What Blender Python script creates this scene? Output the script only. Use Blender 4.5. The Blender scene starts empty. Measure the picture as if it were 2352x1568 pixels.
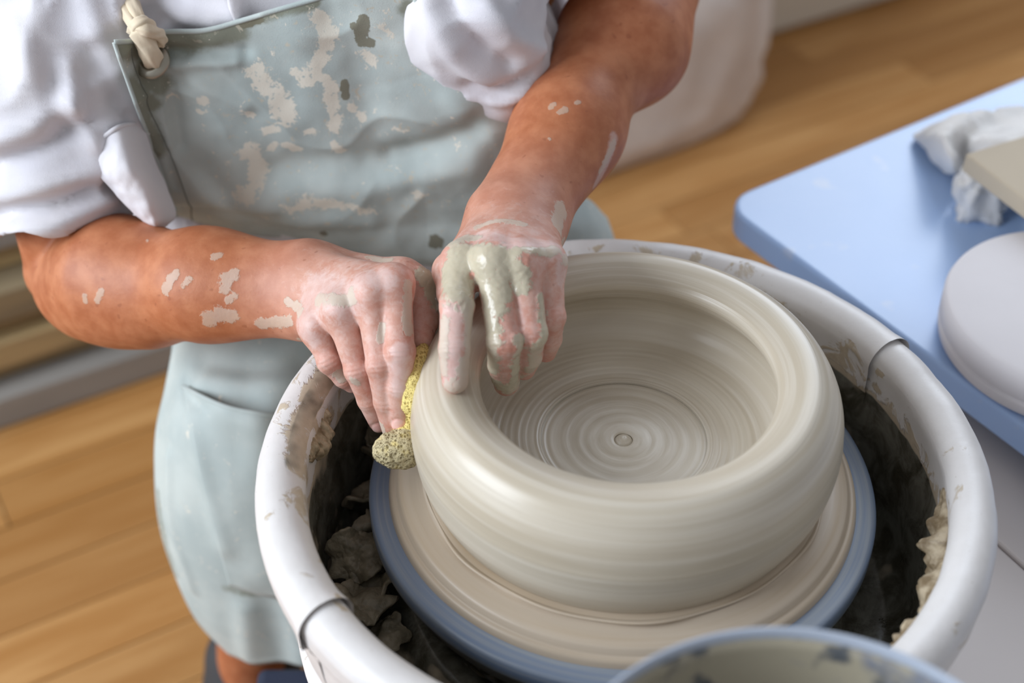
import bpy, bmesh, math, random
import numpy as np
from mathutils import Vector, Matrix, Euler, noise
from mathutils.bvhtree import BVHTree

# ------------------------------------------------------------------ camera, world, lights
S = bpy.context.scene
C = S.collection
ZB = 0.62                                    # height of the bat's top face above the floor
PITCH = math.radians(40.27)
FPX = 3267.0                                 # focal length in pixels of the 2352 px wide frame
CAM = np.array([-0.077, -0.705, ZB + 0.725])
FW = np.array([0, math.cos(PITCH), -math.sin(PITCH)])
UP = np.array([0, math.sin(PITCH), math.cos(PITCH)])
RT = np.array([1.0, 0, 0])
cd = bpy.data.cameras.new('camera')
cam = bpy.data.objects.new('camera', cd); C.objects.link(cam)
cam.location = CAM.tolist(); cam.rotation_euler = (math.pi/2 - PITCH, 0, 0)
cd.sensor_width = 36.0; cd.lens = 36.0*FPX/2352.0
cd.clip_start = 0.02; cd.clip_end = 50
cd.dof.use_dof = True; cd.dof.focus_distance = 0.99; cd.dof.aperture_fstop = 3.2
S.camera = cam

w = bpy.data.worlds.new('world'); S.world = w; w.use_nodes = True
w.node_tree.nodes['Background'].inputs[0].default_value = (0.93, 0.95, 1.0, 1)
w.node_tree.nodes['Background'].inputs[1].default_value = 0.44

def area(name, loc, target, sx, sy, power, col):
    l = bpy.data.lights.new(name, 'AREA'); l.shape = 'RECTANGLE'; l.size = sx; l.size_y = sy
    l.energy = power; l.color = col
    o = bpy.data.objects.new(name, l); C.objects.link(o); o.location = loc
    o.rotation_euler = (Vector(target) - Vector(loc)).to_track_quat('-Z', 'Y').to_euler()
    return o
# daylight from a window in the left wall and one high in the back wall, both out of the picture, each facing straight in
area('window_left_offscreen', (-2.45, -0.70, 1.95), (-2.45+.866, -0.70+.5, 1.95), 1.7, 1.6, 118, (0.84, 0.91, 1.0))
area('window_back_offscreen', (1.08, 2.14, 1.95), (1.08+.5, 2.14-.866, 1.95), 1.8, 1.5, 62, (0.78, 0.87, 1.0))

S.view_settings.view_transform = 'Standard'; S.view_settings.look = 'None'
S.view_settings.gamma = 1; S.view_settings.use_curve_mapping = False
S.view_settings.exposure = -0.08

# ------------------------------------------------------------------ helpers
rnd = random.Random(7)
HR = .0011
R1 = math.radians(30.0)                      # the room is turned 30 degrees against the view
E1 = Vector((math.cos(R1), math.sin(R1), 0)); E2 = Vector((-math.sin(R1), math.cos(R1), 0))

def P(px, py, d):
    """pixel + distance along the view axis -> world point"""
    return CAM + d*(FW + RT*((px-1176)/FPX) + UP*((784-py)/FPX))
def PZ(px, py, z):
    """pixel -> point on the horizontal plane z"""
    dr = FW + RT*((px-1176)/FPX) + UP*((784-py)/FPX)
    return CAM + dr*((z-CAM[2])/dr[2])
def PX(p):
    d = np.asarray(p)-CAM; z = d@FW
    return 1176+FPX*(d@RT)/z, 784-FPX*(d@UP)/z, z
def ray(px, py):
    dr = FW + RT*((px-1176)/FPX) + UP*((784-py)/FPX)
    return Vector(dr/np.linalg.norm(dr))

def srgb(r, g, b):
    f = lambda c: ((c/255+0.055)/1.055)**2.4 if c > 10 else c/255/12.92
    return (f(r), f(g), f(b), 1)

def obj(name, verts, faces, mat, parent=None, smooth=True):
    m = bpy.data.meshes.new(name)
    m.from_pydata([tuple(map(float, v)) for v in verts], [], [tuple(map(int, f)) for f in faces])
    m.update()
    if smooth: m.polygons.foreach_set('use_smooth', [True]*len(m.polygons))
    if mat: m.materials.append(mat)
    o = bpy.data.objects.new(name, m); C.objects.link(o)
    if parent: o.parent = parent
    return o
def tag(o, label=None, cat=None, group=None, kind=None):
    if label: o['label'] = label
    if cat: o['category'] = cat
    if group: o['group'] = group
    if kind: o['kind'] = kind
    return o
def empty(name, loc=(0, 0, 0)):
    o = bpy.data.objects.new(name, None); C.objects.link(o); o.location = loc; o.empty_display_size = .05
    return o
def part(o, par):
    """parent keeping the world place; the things here are built in world coordinates"""
    o.parent = par; o.matrix_parent_inverse = Matrix.Translation(-Vector(par.location))
    return o
def attr(o, name, vals):
    a = o.data.attributes.new(name, 'FLOAT', 'POINT'); a.data.foreach_set('value', np.asarray(vals, np.float32))
def mod_solid(o, t, off=-1):
    m = o.modifiers.new('thickness', 'SOLIDIFY'); m.thickness = t; m.offset = off
def mod_bevel(o, wdt, seg=3):
    m = o.modifiers.new('bevel', 'BEVEL'); m.width = wdt; m.segments = seg; m.limit_method = 'ANGLE'
    m.angle_limit = math.radians(40)
def mod_sub(o, n=1):
    m = o.modifiers.new('subdivision', 'SUBSURF'); m.levels = n; m.render_levels = n
def lathe(profile, seg, a0=0, a1=2*math.pi, fn=None):
    full = abs(a1-a0-2*math.pi) < 1e-6
    n = seg if full else seg+1
    V = []; F = []
    for i in range(n):
        a = a0+(a1-a0)*i/seg
        for j, (r, z) in enumerate(profile):
            rr, zz = (r, z) if fn is None else fn(r, z, a, j)
            V.append((rr*math.cos(a), rr*math.sin(a), zz))
    m = len(profile)
    for i in range(seg):
        i2 = (i+1) % n
        for j in range(m-1):
            F.append((i*m+j, i2*m+j, i2*m+j+1, i*m+j+1))
    return V, F
def box(sx, sy, sz, o=(0, 0, 0)):
    V = [(o[0]+x*sx/2, o[1]+y*sy/2, o[2]+z*sz/2) for x in (-1, 1) for y in (-1, 1) for z in (-1, 1)]
    return V, [(0, 1, 3, 2), (4, 6, 7, 5), (0, 4, 5, 1), (2, 3, 7, 6), (0, 2, 6, 4), (1, 5, 7, 3)]
def catmull(pts, n):
    """smooth resampling of a polyline of k-vectors to n points"""
    p = np.asarray(pts, float); k = len(p)
    p = np.vstack([2*p[0]-p[1], p, 2*p[-1]-p[-2]])
    t = np.linspace(0, k-1-1e-9, n); i = t.astype(int); f = (t-i)[:, None]
    a, b, c, d = p[i], p[i+1], p[i+2], p[i+3]
    return .5*((2*b)+(c-a)*f+(2*a-5*b+4*c-d)*f**2+(3*b-a-3*c+d)*f**3)
def patch(ctrl, nu, nv):
    """smooth surface through a grid of control points (rows, cols, k)"""
    ctrl = np.asarray(ctrl, float)
    rows = np.array([catmull(r, nu) for r in ctrl])
    return np.stack([catmull(rows[:, j], nv) for j in range(nu)], 1)
def gridfaces(nv, nu, flip=False):
    F = []
    for i in range(nv-1):
        for j in range(nu-1):
            q = (i*nu+j, i*nu+j+1, (i+1)*nu+j+1, (i+1)*nu+j)
            F.append(q[::-1] if flip else q)
    return F
def tube(path, rad, seg=12, caps=True, fn=None):
    path = np.asarray(path, float); n = len(path)
    T = np.gradient(path, axis=0); T /= np.linalg.norm(T, axis=1)[:, None]
    up = np.array([0, 0, 1.]) if abs(T[0][2]) < .9 else np.array([1., 0, 0])
    V = []; F = []; N = np.cross(T[0], up)
    for i in range(n):
        N = N-T[i]*(N@T[i]); N /= np.linalg.norm(N); B = np.cross(T[i], N)
        r = rad[i] if hasattr(rad, '__len__') else rad
        for j in range(seg):
            a = 2*math.pi*j/seg; rr = r if fn is None else r*fn(i/(n-1), a)
            V.append(path[i]+rr*(math.cos(a)*N+math.sin(a)*B))
    for i in range(n-1):
        for j in range(seg):
            F.append((i*seg+j, i*seg+(j+1) % seg, (i+1)*seg+(j+1) % seg, (i+1)*seg+j))
    if caps:
        F.append(tuple(range(seg))[::-1]); F.append(tuple((n-1)*seg+j for j in range(seg)))
    return V, F
def join(parts):
    V = []; F = []
    for v, f in parts:
        b = len(V); V += list(v); F += [tuple(i+b for i in q) for q in f]
    return V, F
def fbm(p, s, seed=0.0, octs=3):
    return noise.fractal(Vector((p[0]*s+seed, p[1]*s+seed*.7, p[2]*s-seed)), 1.0, 2.0, octs)
def bvh_of(V, F): return BVHTree.FromPolygons([tuple(map(float, v)) for v in V], [tuple(map(int, f)) for f in F])
def hits(bvh, pts):
    out = []
    for q in pts:
        h = bvh.ray_cast(Vector(CAM), ray(q[0], q[1]))
        if h[0] is not None: out.append(np.array(h[0]))
    return out
def polydist(V, pts):
    """distance of vertices to a polyline of world points"""
    V = np.asarray(V); pts = np.asarray(pts)
    if len(pts) == 1: return np.linalg.norm(V-pts[0], axis=1)
    d = np.full(len(V), 1e9)
    for a, b in zip(pts[:-1], pts[1:]):
        ab = b-a; t = np.clip(((V-a)@ab)/max(ab@ab, 1e-12), 0, 1)
        d = np.minimum(d, np.linalg.norm(V-a-t[:, None]*ab, axis=1))
    return d
def splats(V, bvh, lst):
    """field that is 1 on a stroke's core and falls to 0 past its radius"""
    m = np.zeros(len(V))
    for pts, r in lst:
        h = hits(bvh, pts)
        if not h: continue
        m = np.maximum(m, np.clip(1.5-polydist(V, h)/r, 0, 1))
    return m
def folds(V, N, bvh, lst):
    """push a cloth in or out along drawn fold lines: (pixels, width, height)"""
    D = np.zeros(len(V))
    for pts, wd, ht in lst:
        q = catmull(pts, max(8, 4*len(pts))) if len(pts) > 2 else np.linspace(pts[0], pts[1], 8)
        h = hits(bvh, q)
        if len(h) < 2: continue
        D += ht*np.exp(-(polydist(V, h)/wd)**2)
    return V+N*D[:, None]
def normals(V, F):
    V = np.asarray(V, float); F = np.asarray(F)
    n = np.cross(V[F[:, 2]]-V[F[:, 0]], V[F[:, 3]]-V[F[:, 1]])
    N = np.zeros_like(V)
    for k in range(4): np.add.at(N, F[:, k], n)
    return N/np.maximum(np.linalg.norm(N, axis=1), 1e-12)[:, None]

# ------------------------------------------------------------------ signed-distance modelling
def smin(a, b, k):
    if k <= 0: return np.minimum(a, b)
    h = np.maximum(k-np.abs(a-b), 0)/k
    return np.minimum(a, b)-h*h*k*.25
def cone(p, a, b, ra, rb):
    ab = b-a; t = np.clip(((p-a)@ab)/max(float(ab@ab), 1e-12), 0, 1)
    q = p-a-t[:, None]*ab
    return np.sqrt(np.einsum('ij,ij->i', q, q))-(ra+(rb-ra)*t)
class Body:
    """groups of round cones; cones blend by k inside a group, groups blend by K"""
    def __init__(s): s.g = []
    def group(s, prims, k, K): s.g.append(([(np.asarray(a, float), np.asarray(b, float), ra, rb) for a, b, ra, rb in prims], k, K)); return s
    def chain(s, pts, rad, k, K): return s.group([(pts[i], pts[i+1], rad[i], rad[i+1]) for i in range(len(pts)-1)], k, K)
    def __call__(s, p):
        c = (p.min(0)+p.max(0))/2; cr = np.linalg.norm(p.max(0)-p.min(0))/2
        tot = np.full(len(p), 1.0)
        for prims, k, K in s.g:
            d = None
            for a, b, ra, rb in prims:
                if cone(c[None], a, b, ra, rb)[0]-cr > .05 and cr < .2: continue
                e = cone(p, a, b, ra, rb)
                d = e if d is None else smin(d, e, k)
            if d is not None: tot = smin(tot, d, K)
        return tot
def mesh_sdf(fn, lo, hi, h, B=8, newton=2):
    lo = np.asarray(lo, float); hi = np.asarray(hi, float); H = B*h
    nb = np.ceil((hi-lo)/H).astype(int)
    g = np.stack(np.meshgrid(*[np.arange(n) for n in nb], indexing='ij'), -1).reshape(-1, 3)
    cen = lo+(g+.5)*H
    d = np.concatenate([fn(cen[i:i+4096]) for i in range(0, len(cen), 4096)])
    g = g[np.abs(d) < H*.87+.004]
    loc = np.stack(np.meshgrid(*[np.arange(B+1)]*3, indexing='ij'), -1).reshape(-1, 3)
    n = nb*B+1
    key = lambda q: (q[..., 0].astype(np.int64)*n[1]+q[..., 1])*n[2]+q[..., 2]
    CK = []; CV = []; ED = []
    ck = 12
    for i in range(0, len(g), ck):
        gg = g[i:i+ck]
        idx = gg[:, None, :]*B+loc[None]
        val = fn((lo+idx.reshape(-1, 3)*h)).reshape(len(gg), B+1, B+1, B+1)
        sgn = val < 0
        cnt = np.zeros((len(gg), B, B, B), int); pos = np.zeros((len(gg), B, B, B, 3)); ne = np.zeros((len(gg), B, B, B))
        for dx in (0, 1):
            for dy in (0, 1):
                for dz in (0, 1): cnt += sgn[:, dx:dx+B, dy:dy+B, dz:dz+B]
        act = (cnt > 0) & (cnt < 8)
        if not act.any(): continue
        for ax in range(3):
            o1, o2 = [q for q in range(3) if q != ax]
            for u in (0, 1):
                for v in (0, 1):
                    s0 = [0, 0, 0]; s0[o1] = u; s0[o2] = v; s1 = list(s0); s1[ax] = 1
                    a = val[:, s0[0]:s0[0]+B, s0[1]:s0[1]+B, s0[2]:s0[2]+B]
                    b = val[:, s1[0]:s1[0]+B, s1[1]:s1[1]+B, s1[2]:s1[2]+B]
                    x = (a < 0) != (b < 0)
                    t = np.where(x, a/np.where(x, a-b, 1), 0)
                    q = np.zeros(a.shape+(3,)); q[..., :] = s0; q[..., ax] = t
                    pos += q*x[..., None]; ne += x
                    if u == 0 and v == 0:
                        w_ = np.argwhere(x)
                        if len(w_):
                            e = gg[w_[:, 0]]*B+w_[:, 1:]
                            ED.append(np.column_stack([e, np.full(len(e), ax), a[tuple(w_.T)] < 0]))
        wv = np.argwhere(act)
        cell = gg[wv[:, 0]]*B+wv[:, 1:]
        CK.append(key(cell)); CV.append(lo+(cell+pos[act]/ne[act][:, None])*h)
    CK = np.concatenate(CK); CV = np.concatenate(CV)
    o = np.argsort(CK); CK = CK[o]; V = CV[o]
    ED = np.concatenate(ED); F = []
    for ax in range(3):
        e = ED[ED[:, 3] == ax]; o1, o2 = (ax+1) % 3, (ax+2) % 3
        qs = []
        for u, v in ((0, 0), (-1, 0), (-1, -1), (0, -1)):
            c = e[:, :3].copy(); c[:, o1] += u; c[:, o2] += v
            k = key(c); j = np.searchsorted(CK, k); j = np.clip(j, 0, len(CK)-1)
            qs.append(np.where(CK[j] == k, j, -1))
        q = np.stack(qs, 1); ok = (q >= 0).all(1); q = q[ok]; fl = e[ok, 4] == 0
        q[fl] = q[fl][:, ::-1]; F.append(q)
    F = np.concatenate(F)
    eps = h*.5
    for _ in range(newton):
        for i in range(0, len(V), 6000):
            v = V[i:i+6000]; d0 = fn(v)
            gr = np.stack([fn(v+eps*np.eye(3)[k])-fn(v-eps*np.eye(3)[k]) for k in range(3)], 1)/(2*eps)
            V[i:i+6000] = v-np.clip(d0, -h, h)[:, None]*gr/np.maximum((gr*gr).sum(1), .2)[:, None]
    return V, F

# ------------------------------------------------------------------ materials
def NT(name):
    m = bpy.data.materials.new(name); m.use_nodes = True
    nt = m.node_tree; b = nt.nodes['Principled BSDF']
    return m, nt, b
class G:
    """little node-graph writer"""
    def __init__(s, name):
        s.m, s.nt, s.b = NT(name)
        s.tc = s.nt.nodes.new('ShaderNodeTexCoord')
    def n(s, t, **k):
        x = s.nt.nodes.new(t)
        for a, v in k.items(): setattr(x, a, v)
        return x
    def put(s, sock, v):
        if isinstance(v, bpy.types.NodeSocket): s.nt.links.new(v, sock)
        else: sock.default_value = v
    def noise(s, scale, detail=3, rough=.55, vec=None, dist=0, w=None):
        x = s.n('ShaderNodeTexNoise')
        if w is not None: x.noise_dimensions = '4D'; s.put(x.inputs['W'], w)
        s.put(x.inputs['Vector'], vec if vec is not None else s.tc.outputs['Object'])
        x.inputs['Scale'].default_value = scale; x.inputs['Detail'].default_value = detail
        x.inputs['Roughness'].default_value = rough; x.inputs['Distortion'].default_value = dist
        return x.outputs['Fac']
    def math(s, op, a, b=0.0, c=None, clamp=False):
        x = s.n('ShaderNodeMath', operation=op, use_clamp=clamp)
        s.put(x.inputs[0], a); s.put(x.inputs[1], b)
        if c is not None: s.put(x.inputs[2], c)
        return x.outputs[0]
    def step(s, v, a, b):
        x = s.n('ShaderNodeMapRange', interpolation_type='SMOOTHSTEP')
        s.put(x.inputs['Value'], v); x.inputs['From Min'].default_value = a; x.inputs['From Max'].default_value = b
        return x.outputs['Result']
    def mix(s, f, a, b):
        x = s.n('ShaderNodeMix', data_type='RGBA')
        s.put(x.inputs[0], f); s.put(x.inputs[6], a); s.put(x.inputs[7], b)
        return x.outputs[2]
    def attr(s, name):
        x = s.n('ShaderNodeAttribute', attribute_name=name); return x.outputs['Fac']
    def map(s, scale, rot=(0, 0, 0)):
        x = s.n('ShaderNodeMapping'); s.put(x.inputs['Vector'], s.tc.outputs['Object'])
        x.inputs['Scale'].default_value = scale; x.inputs['Rotation'].default_value = rot
        return x.outputs[0]
    def bump(s, h, strength=.3, dist=.002):
        x = s.n('ShaderNodeBump'); s.put(x.inputs['Height'], h)
        x.inputs['Strength'].default_value = strength; x.inputs['Distance'].default_value = dist
        s.nt.links.new(x.outputs[0], s.b.inputs['Normal'])
    def out(s, col, rough=.6, spec=.4, sss=0, sssr=(1, .35, .2), metal=0):
        s.put(s.b.inputs['Base Color'], col); s.put(s.b.inputs['Roughness'], rough)
        s.put(s.b.inputs['Specular IOR Level'], spec); s.put(s.b.inputs['Metallic'], metal)
        if sss:
            s.b.inputs['Subsurface Weight'].default_value = sss
            s.b.inputs['Subsurface Radius'].default_value = sssr
            s.b.inputs['Subsurface Scale'].default_value = .004
        return s.m
CLAY = srgb(186, 174, 152); CLAYD = srgb(128, 117, 97)

def mat_plain(name, col, rough=.6, spec=.4, var=.08, scale=30, bump=.1, metal=0):
    g = G(name); n = g.noise(scale, 4)
    dark = tuple(c*(1-var*2) for c in col[:3])+(1,)
    g.bump(g.noise(scale*6, 3), bump, .001)
    return g.out(g.mix(n, dark, col), rough, spec, metal=metal)

def mat_thrown(name, a, b, c, rough=.32, scale=170, blend=.6):
    """colours drawn out in rings round the object's own axis"""
    g = G(name)
    sp = g.n('ShaderNodeSeparateXYZ'); g.put(sp.inputs[0], g.tc.outputs['Object'])
    x, y, z = sp.outputs
    r = g.math('SQRT', g.math('ADD', g.math('MULTIPLY', x, x), g.math('MULTIPLY', y, y)))
    rs = g.math('ADD', r, .001)
    cv = g.n('ShaderNodeCombineXYZ')
    g.put(cv.inputs[0], g.math('MULTIPLY', g.math('DIVIDE', x, rs), .55)); g.put(cv.inputs[1], g.math('MULTIPLY', g.math('DIVIDE', y, rs), .55))
    g.put(cv.inputs[2], g.math('MULTIPLY', r, scale))
    fine = g.noise(1.0, 4, .6, vec=cv.outputs[0], w=g.math('MULTIPLY', z, scale))
    cv2 = g.n('ShaderNodeCombineXYZ')
    g.put(cv2.inputs[0], g.math('MULTIPLY', g.math('DIVIDE', x, rs), .8)); g.put(cv2.inputs[1], g.math('MULTIPLY', g.math('DIVIDE', y, rs), .8))
    g.put(cv2.inputs[2], g.math('MULTIPLY', r, scale*.22))
    wide = g.noise(1.0, 2, .5, vec=cv2.outputs[0], w=g.math('MULTIPLY', z, scale*.22))
    col = g.mix(g.step(wide, .3, .7), a, b)
    col = g.mix(g.math('MULTIPLY', g.step(fine, .42, .75), blend), col, c)
    g.bump(fine, .12, .0010)
    return g.out(col, g.math('ADD', rough, g.math('MULTIPLY', fine, .12)), .45)

M = {}
M['bowl'] = mat_thrown('wet_thrown_clay', srgb(184, 172, 152), srgb(198, 188, 170), srgb(216, 209, 196), .24, 250, .6)
M['foot'] = mat_thrown('thrown_clay_foot', srgb(190, 174, 154), srgb(200, 186, 168), srgb(172, 146, 108), .32, 120, .5)
M['bat'] = mat_thrown('blue_plastic_bat', srgb(112, 130, 158), srgb(132, 146, 168), srgb(182, 182, 174), .28, 190, .5)
M['head'] = mat_plain('cast_metal', srgb(120, 122, 124), .4, .5, metal=.6)

# skin with dried and wet clay
g = G('skin')
pink, red, cl, wet, nail = g.attr('pink'), g.attr('red'), g.attr('clay'), g.attr('wet'), g.attr('nail')
n1 = g.noise(55, 4); n2 = g.noise(420, 3); n3 = g.noise(170, 4, .65, dist=.4)
arm = g.mix(g.step(n1, .3, .75), srgb(168, 98, 62), srgb(192, 124, 86))
hand = g.mix(g.step(n1, .3, .75), srgb(196, 142, 122), srgb(212, 166, 150))
sk = g.mix(pink, arm, hand)
sk = g.mix(g.math('MULTIPLY', red, .45), sk, srgb(200, 106, 94))
sk = g.mix(g.step(g.noise(150, 1), .70, .78), sk, g.mix(.4, sk, srgb(140, 75, 48)))
sk = g.mix(nail, sk, srgb(232, 178, 168))
n4 = g.noise(620, 3, .6)
cmask = g.math('MULTIPLY', g.step(g.math('ADD', g.math('ADD', cl, g.math('MULTIPLY', g.math('SUBTRACT', n3, .5), 1.9)), g.math('MULTIPLY', g.math('SUBTRACT', n4, .5), .7)), .42, .72), g.math('ADD', g.math('ADD', .50, g.math('MULTIPLY', pink, .28)), g.math('MULTIPLY', wet, .2)))
dust = g.math('MULTIPLY', g.step(g.math('ADD', pink, g.math('MULTIPLY', g.math('SUBTRACT', n3, .5), 2.2)), .6, 1.5), .38)
sk = g.mix(dust, sk, srgb(226, 208, 200))
fm = g.step(g.math('ADD', g.attr('film'), g.math('MULTIPLY', g.math('SUBTRACT', n3, .5), 1.3)), .3, 1.0)
sk = g.mix(g.math('MULTIPLY', fm, .42), sk, srgb(226, 206, 202))
ccol = g.mix(wet, g.mix(n1, srgb(208, 196, 182), srgb(190, 178, 158)), g.mix(n1, srgb(198, 190, 168), srgb(184, 174, 150)))
col = g.mix(cmask, sk, ccol)
hgt = g.math('ADD', g.math('MULTIPLY', n2, .35), g.math('ADD', g.math('MULTIPLY', cmask, .9), g.math('MULTIPLY', g.math('MULTIPLY', n3, cmask), .8)))
g.bump(hgt, .35, .0011)
rgh = g.math('SUBTRACT', .52, g.math('MULTIPLY', g.math('MULTIPLY', wet, g.math('ADD', .35, g.math('MULTIPLY', cmask, .65))), .36))
M['skin'] = g.out(col, rgh, .45, sss=.12)

# cloth
def mat_cloth(name, a, b, weave=900, rough=.9, stains=False):
    g = G(name); n = g.noise(14, 4); f = g.noise(260, 4, .65)
    col = g.mix(g.step(n, .3, .7), a, b)
    wv = g.math('MULTIPLY', g.math('SINE', g.math('MULTIPLY', g.noise(weave, 2), 9)), .3)
    hgt = g.math('ADD', wv, g.math('MULTIPLY', f, .5))
    if stains:
        nn = g.noise(75, 5, .7, dist=.5)
        st = g.attr('stain'); gr = g.attr('grime'); dk = g.attr('dark')
        m0 = g.math('MULTIPLY', g.step(g.math('ADD', gr, g.math('MULTIPLY', g.math('SUBTRACT', nn, .5), .9)), .25, .95), .75)
        col = g.mix(m0, col, srgb(112, 110, 86))
        flk = g.step(g.noise(120, 5, .7, dist=.6), .60, .65)
        col = g.mix(g.math('MULTIPLY', g.math('MULTIPLY', flk, g.attr('fleck')), .8), col, srgb(196, 188, 170))
        n5 = g.noise(330, 4, .7)
        m1 = g.step(g.math('ADD', g.math('ADD', st, g.math('MULTIPLY', g.math('SUBTRACT', nn, .5), 3.2)), g.math('MULTIPLY', g.math('SUBTRACT', n5, .5), 1.8)), .46, .66)
        col = g.mix(g.math('MULTIPLY', m1, .92), col, g.mix(n, srgb(228, 222, 208), srgb(216, 210, 196)))
        m2 = g.step(g.math('ADD', dk, g.math('MULTIPLY', g.math('SUBTRACT', nn, .5), 2.0)), .48, .62)
        col = g.mix(g.math('MULTIPLY', m2, .9), col, srgb(120, 116, 98))
        hgt = g.math('ADD', hgt, g.math('MULTIPLY', g.math('MAXIMUM', m1, m2), .8))
    g.bump(hgt, .22, .001)
    g.b.inputs['Sheen Weight'].default_value = .15
    return g.out(col, rough, .2)
M['shirt'] = mat_cloth('white_cotton', srgb(210, 208, 214), srgb(224, 221, 224))
M['apron'] = mat_cloth('grey_green_canvas', srgb(172, 183, 181), srgb(194, 202, 198), stains=True)
M['strap'] = mat_cloth('cotton_cord', srgb(214, 198, 172), srgb(226, 212, 188), 1400)
M['shorts'] = mat_cloth('navy_cotton', srgb(48, 54, 72), srgb(58, 64, 82))
M['towel'] = mat_cloth('white_towel', srgb(226, 224, 222), srgb(238, 236, 234))
M['sack'] = mat_cloth('white_sacking', srgb(216, 206, 200), srgb(228, 220, 214))
M['thread'] = mat_plain('grey_thread', srgb(118, 122, 114), .9, .1)
M['metal'] = mat_plain('dull_brass', srgb(168, 162, 148), .35, .5, metal=.8, scale=200)
M['hair'] = mat_plain('brown_hair', srgb(70, 48, 34), .6, .3, .2, 60)
M['shoe'] = mat_plain('grey_shoe', srgb(70, 70, 72), .7, .3)

# white plastic of the pan, smeared with slip (attribute 'slip' says how much has been thrown there)
g = G('pan_plastic')
n = g.noise(38, 5, .65, dist=.6); n2 = g.noise(16, 3); n3 = g.noise(150, 4)
sl = g.attr('slip')
m1 = g.step(g.math('ADD', sl, g.math('MULTIPLY', g.math('SUBTRACT', n, .5), 2.4)), .42, .60)
m2 = g.step(g.math('ADD', sl, g.math('MULTIPLY', g.math('SUBTRACT', n2, .5), 1.1)), .72, .86)
pl = g.mix(g.noise(60, 3), srgb(212, 208, 205), srgb(224, 221, 220))
drc = g.mix(n3, srgb(206, 192, 170), srgb(166, 146, 114))
wetc = g.mix(g.step(n, .35, .65), srgb(74, 70, 58), srgb(122, 120, 110))
col = g.mix(m2, g.mix(g.math('MULTIPLY', m1, .85), pl, drc), wetc)
spk = g.step(g.noise(330, 2), .74, .78)
col = g.mix(g.math('MULTIPLY', spk, .5), col, srgb(150, 140, 122))
g.bump(g.math('ADD', m1, g.math('MULTIPLY', n3, .5)), .35, .0015)
M['pan'] = g.out(col, g.math('SUBTRACT', .42, g.math('MULTIPLY', m2, .18)), .45)

g = G('clay_scraps'); n = g.noise(60, 4); f = g.noise(300, 4)
g.bump(f, .4, .002)
M['scrap'] = g.out(g.mix(g.step(n, .3, .72), srgb(112, 104, 86), srgb(164, 152, 130)), .42, .45)
g = G('dry_clay_crust'); n = g.noise(90, 4)
g.bump(g.noise(300, 4), .5, .002)
M['crust'] = g.out(g.mix(g.step(n, .35, .65), srgb(126, 108, 82), srgb(188, 172, 146)), .55, .35)

g = G('sponge'); vo = g.n('ShaderNodeTexVoronoi'); g.put(vo.inputs['Vector'], g.tc.outputs['Object']); vo.inputs['Scale'].default_value = 900
vo2 = g.n('ShaderNodeTexVoronoi'); g.put(vo2.inputs['Vector'], g.tc.outputs['Object']); vo2.inputs['Scale'].default_value = 380
pore = g.math('MULTIPLY', g.step(vo.outputs['Distance'], .05, .42), g.step(vo2.outputs['Distance'], .1, .5))
clay_s = g.step(g.math('ADD', g.attr('clay'), g.math('MULTIPLY', g.math('SUBTRACT', g.noise(120, 4), .5), 1.0)), .4, .7)
col = g.mix(pore, srgb(188, 160, 86), srgb(234, 214, 136))
col = g.mix(g.math('MULTIPLY', clay_s, .85), col, g.mix(pore, srgb(122, 112, 88), srgb(190, 178, 148)))
g.bump(pore, .6, .0025)
M['sponge'] = g.out(col, .85, .2)

def mat_wood(name, a, b, c, along=(3, 40, 40), rough=.45):
    g = G(name)
    oi = g.n('ShaderNodeObjectInfo')
    ad = g.n('ShaderNodeVectorMath', operation='ADD'); g.put(ad.inputs[0], g.map(along))
    sc = g.n('ShaderNodeVectorMath', operation='SCALE'); cx = g.n('ShaderNodeCombineXYZ')
    for i in range(3): g.put(cx.inputs[i], oi.outputs['Random'])
    g.put(sc.inputs[0], cx.outputs[0]); sc.inputs['Scale'].default_value = 60
    g.put(ad.inputs[1], sc.outputs[0])
    n = g.noise(1.0, 5, .6, vec=ad.outputs[0], dist=.5)
    col = g.mix(g.step(n, .3, .7), a, b)
    col = g.mix(g.math('MULTIPLY', g.math('POWER', oi.outputs['Random'], 1.3), .75), col, c)
    g.bump(n, .15, .001)
    return g.out(col, rough, .4)
M['floor'] = mat_wood('varnished_floorboards', srgb(176, 124, 68), srgb(202, 154, 98), srgb(152, 104, 54), rough=.36)
M['plank'] = mat_wood('weathered_planks', srgb(150, 130, 98), srgb(196, 168, 120), srgb(120, 110, 92), rough=.75)
M['plankgrey'] = mat_wood('grey_painted_board', srgb(150, 146, 140), srgb(168, 164, 158), srgb(134, 130, 124), rough=.7)
M['wall'] = mat_plain('cream_paint', srgb(222, 214, 198), .8, .3, .04, 3)
M['white'] = mat_plain('white_laminate', srgb(228, 220, 216), .4, .4, .03, 12, .03)
M['leg'] = mat_plain('grey_metal', srgb(120, 122, 126), .4, .5, metal=.4)
g = G('blue_plastic'); n = g.noise(18, 4); sp = g.step(g.noise(26, 2), .66, .74)
g.bump(g.noise(500, 2), .05, .001)
M['blue'] = g.out(g.mix(g.math('MULTIPLY', sp, .3), g.mix(n, srgb(160, 190, 235), srgb(174, 200, 239)), srgb(222, 220, 222)), .30, .5)
M['plaster'] = mat_plain('white_plaster', srgb(224, 220, 222), .75, .3, .04, 20, .08)
M['board'] = mat_plain('grey_clay_board', srgb(200, 186, 164), .7, .3, .08, 16, .2)
g = G('bucket_plastic'); n = g.noise(14, 4, .6, dist=.8); n2 = g.noise(34, 3)
col = g.mix(g.step(n, .36, .50), srgb(112, 118, 132), srgb(166, 158, 138))
col = g.mix(g.step(n2, .54, .64), col, srgb(84, 88, 92))
g.bump(n, .3, .003)
M['bucket'] = g.out(col, .45, .4)
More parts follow.
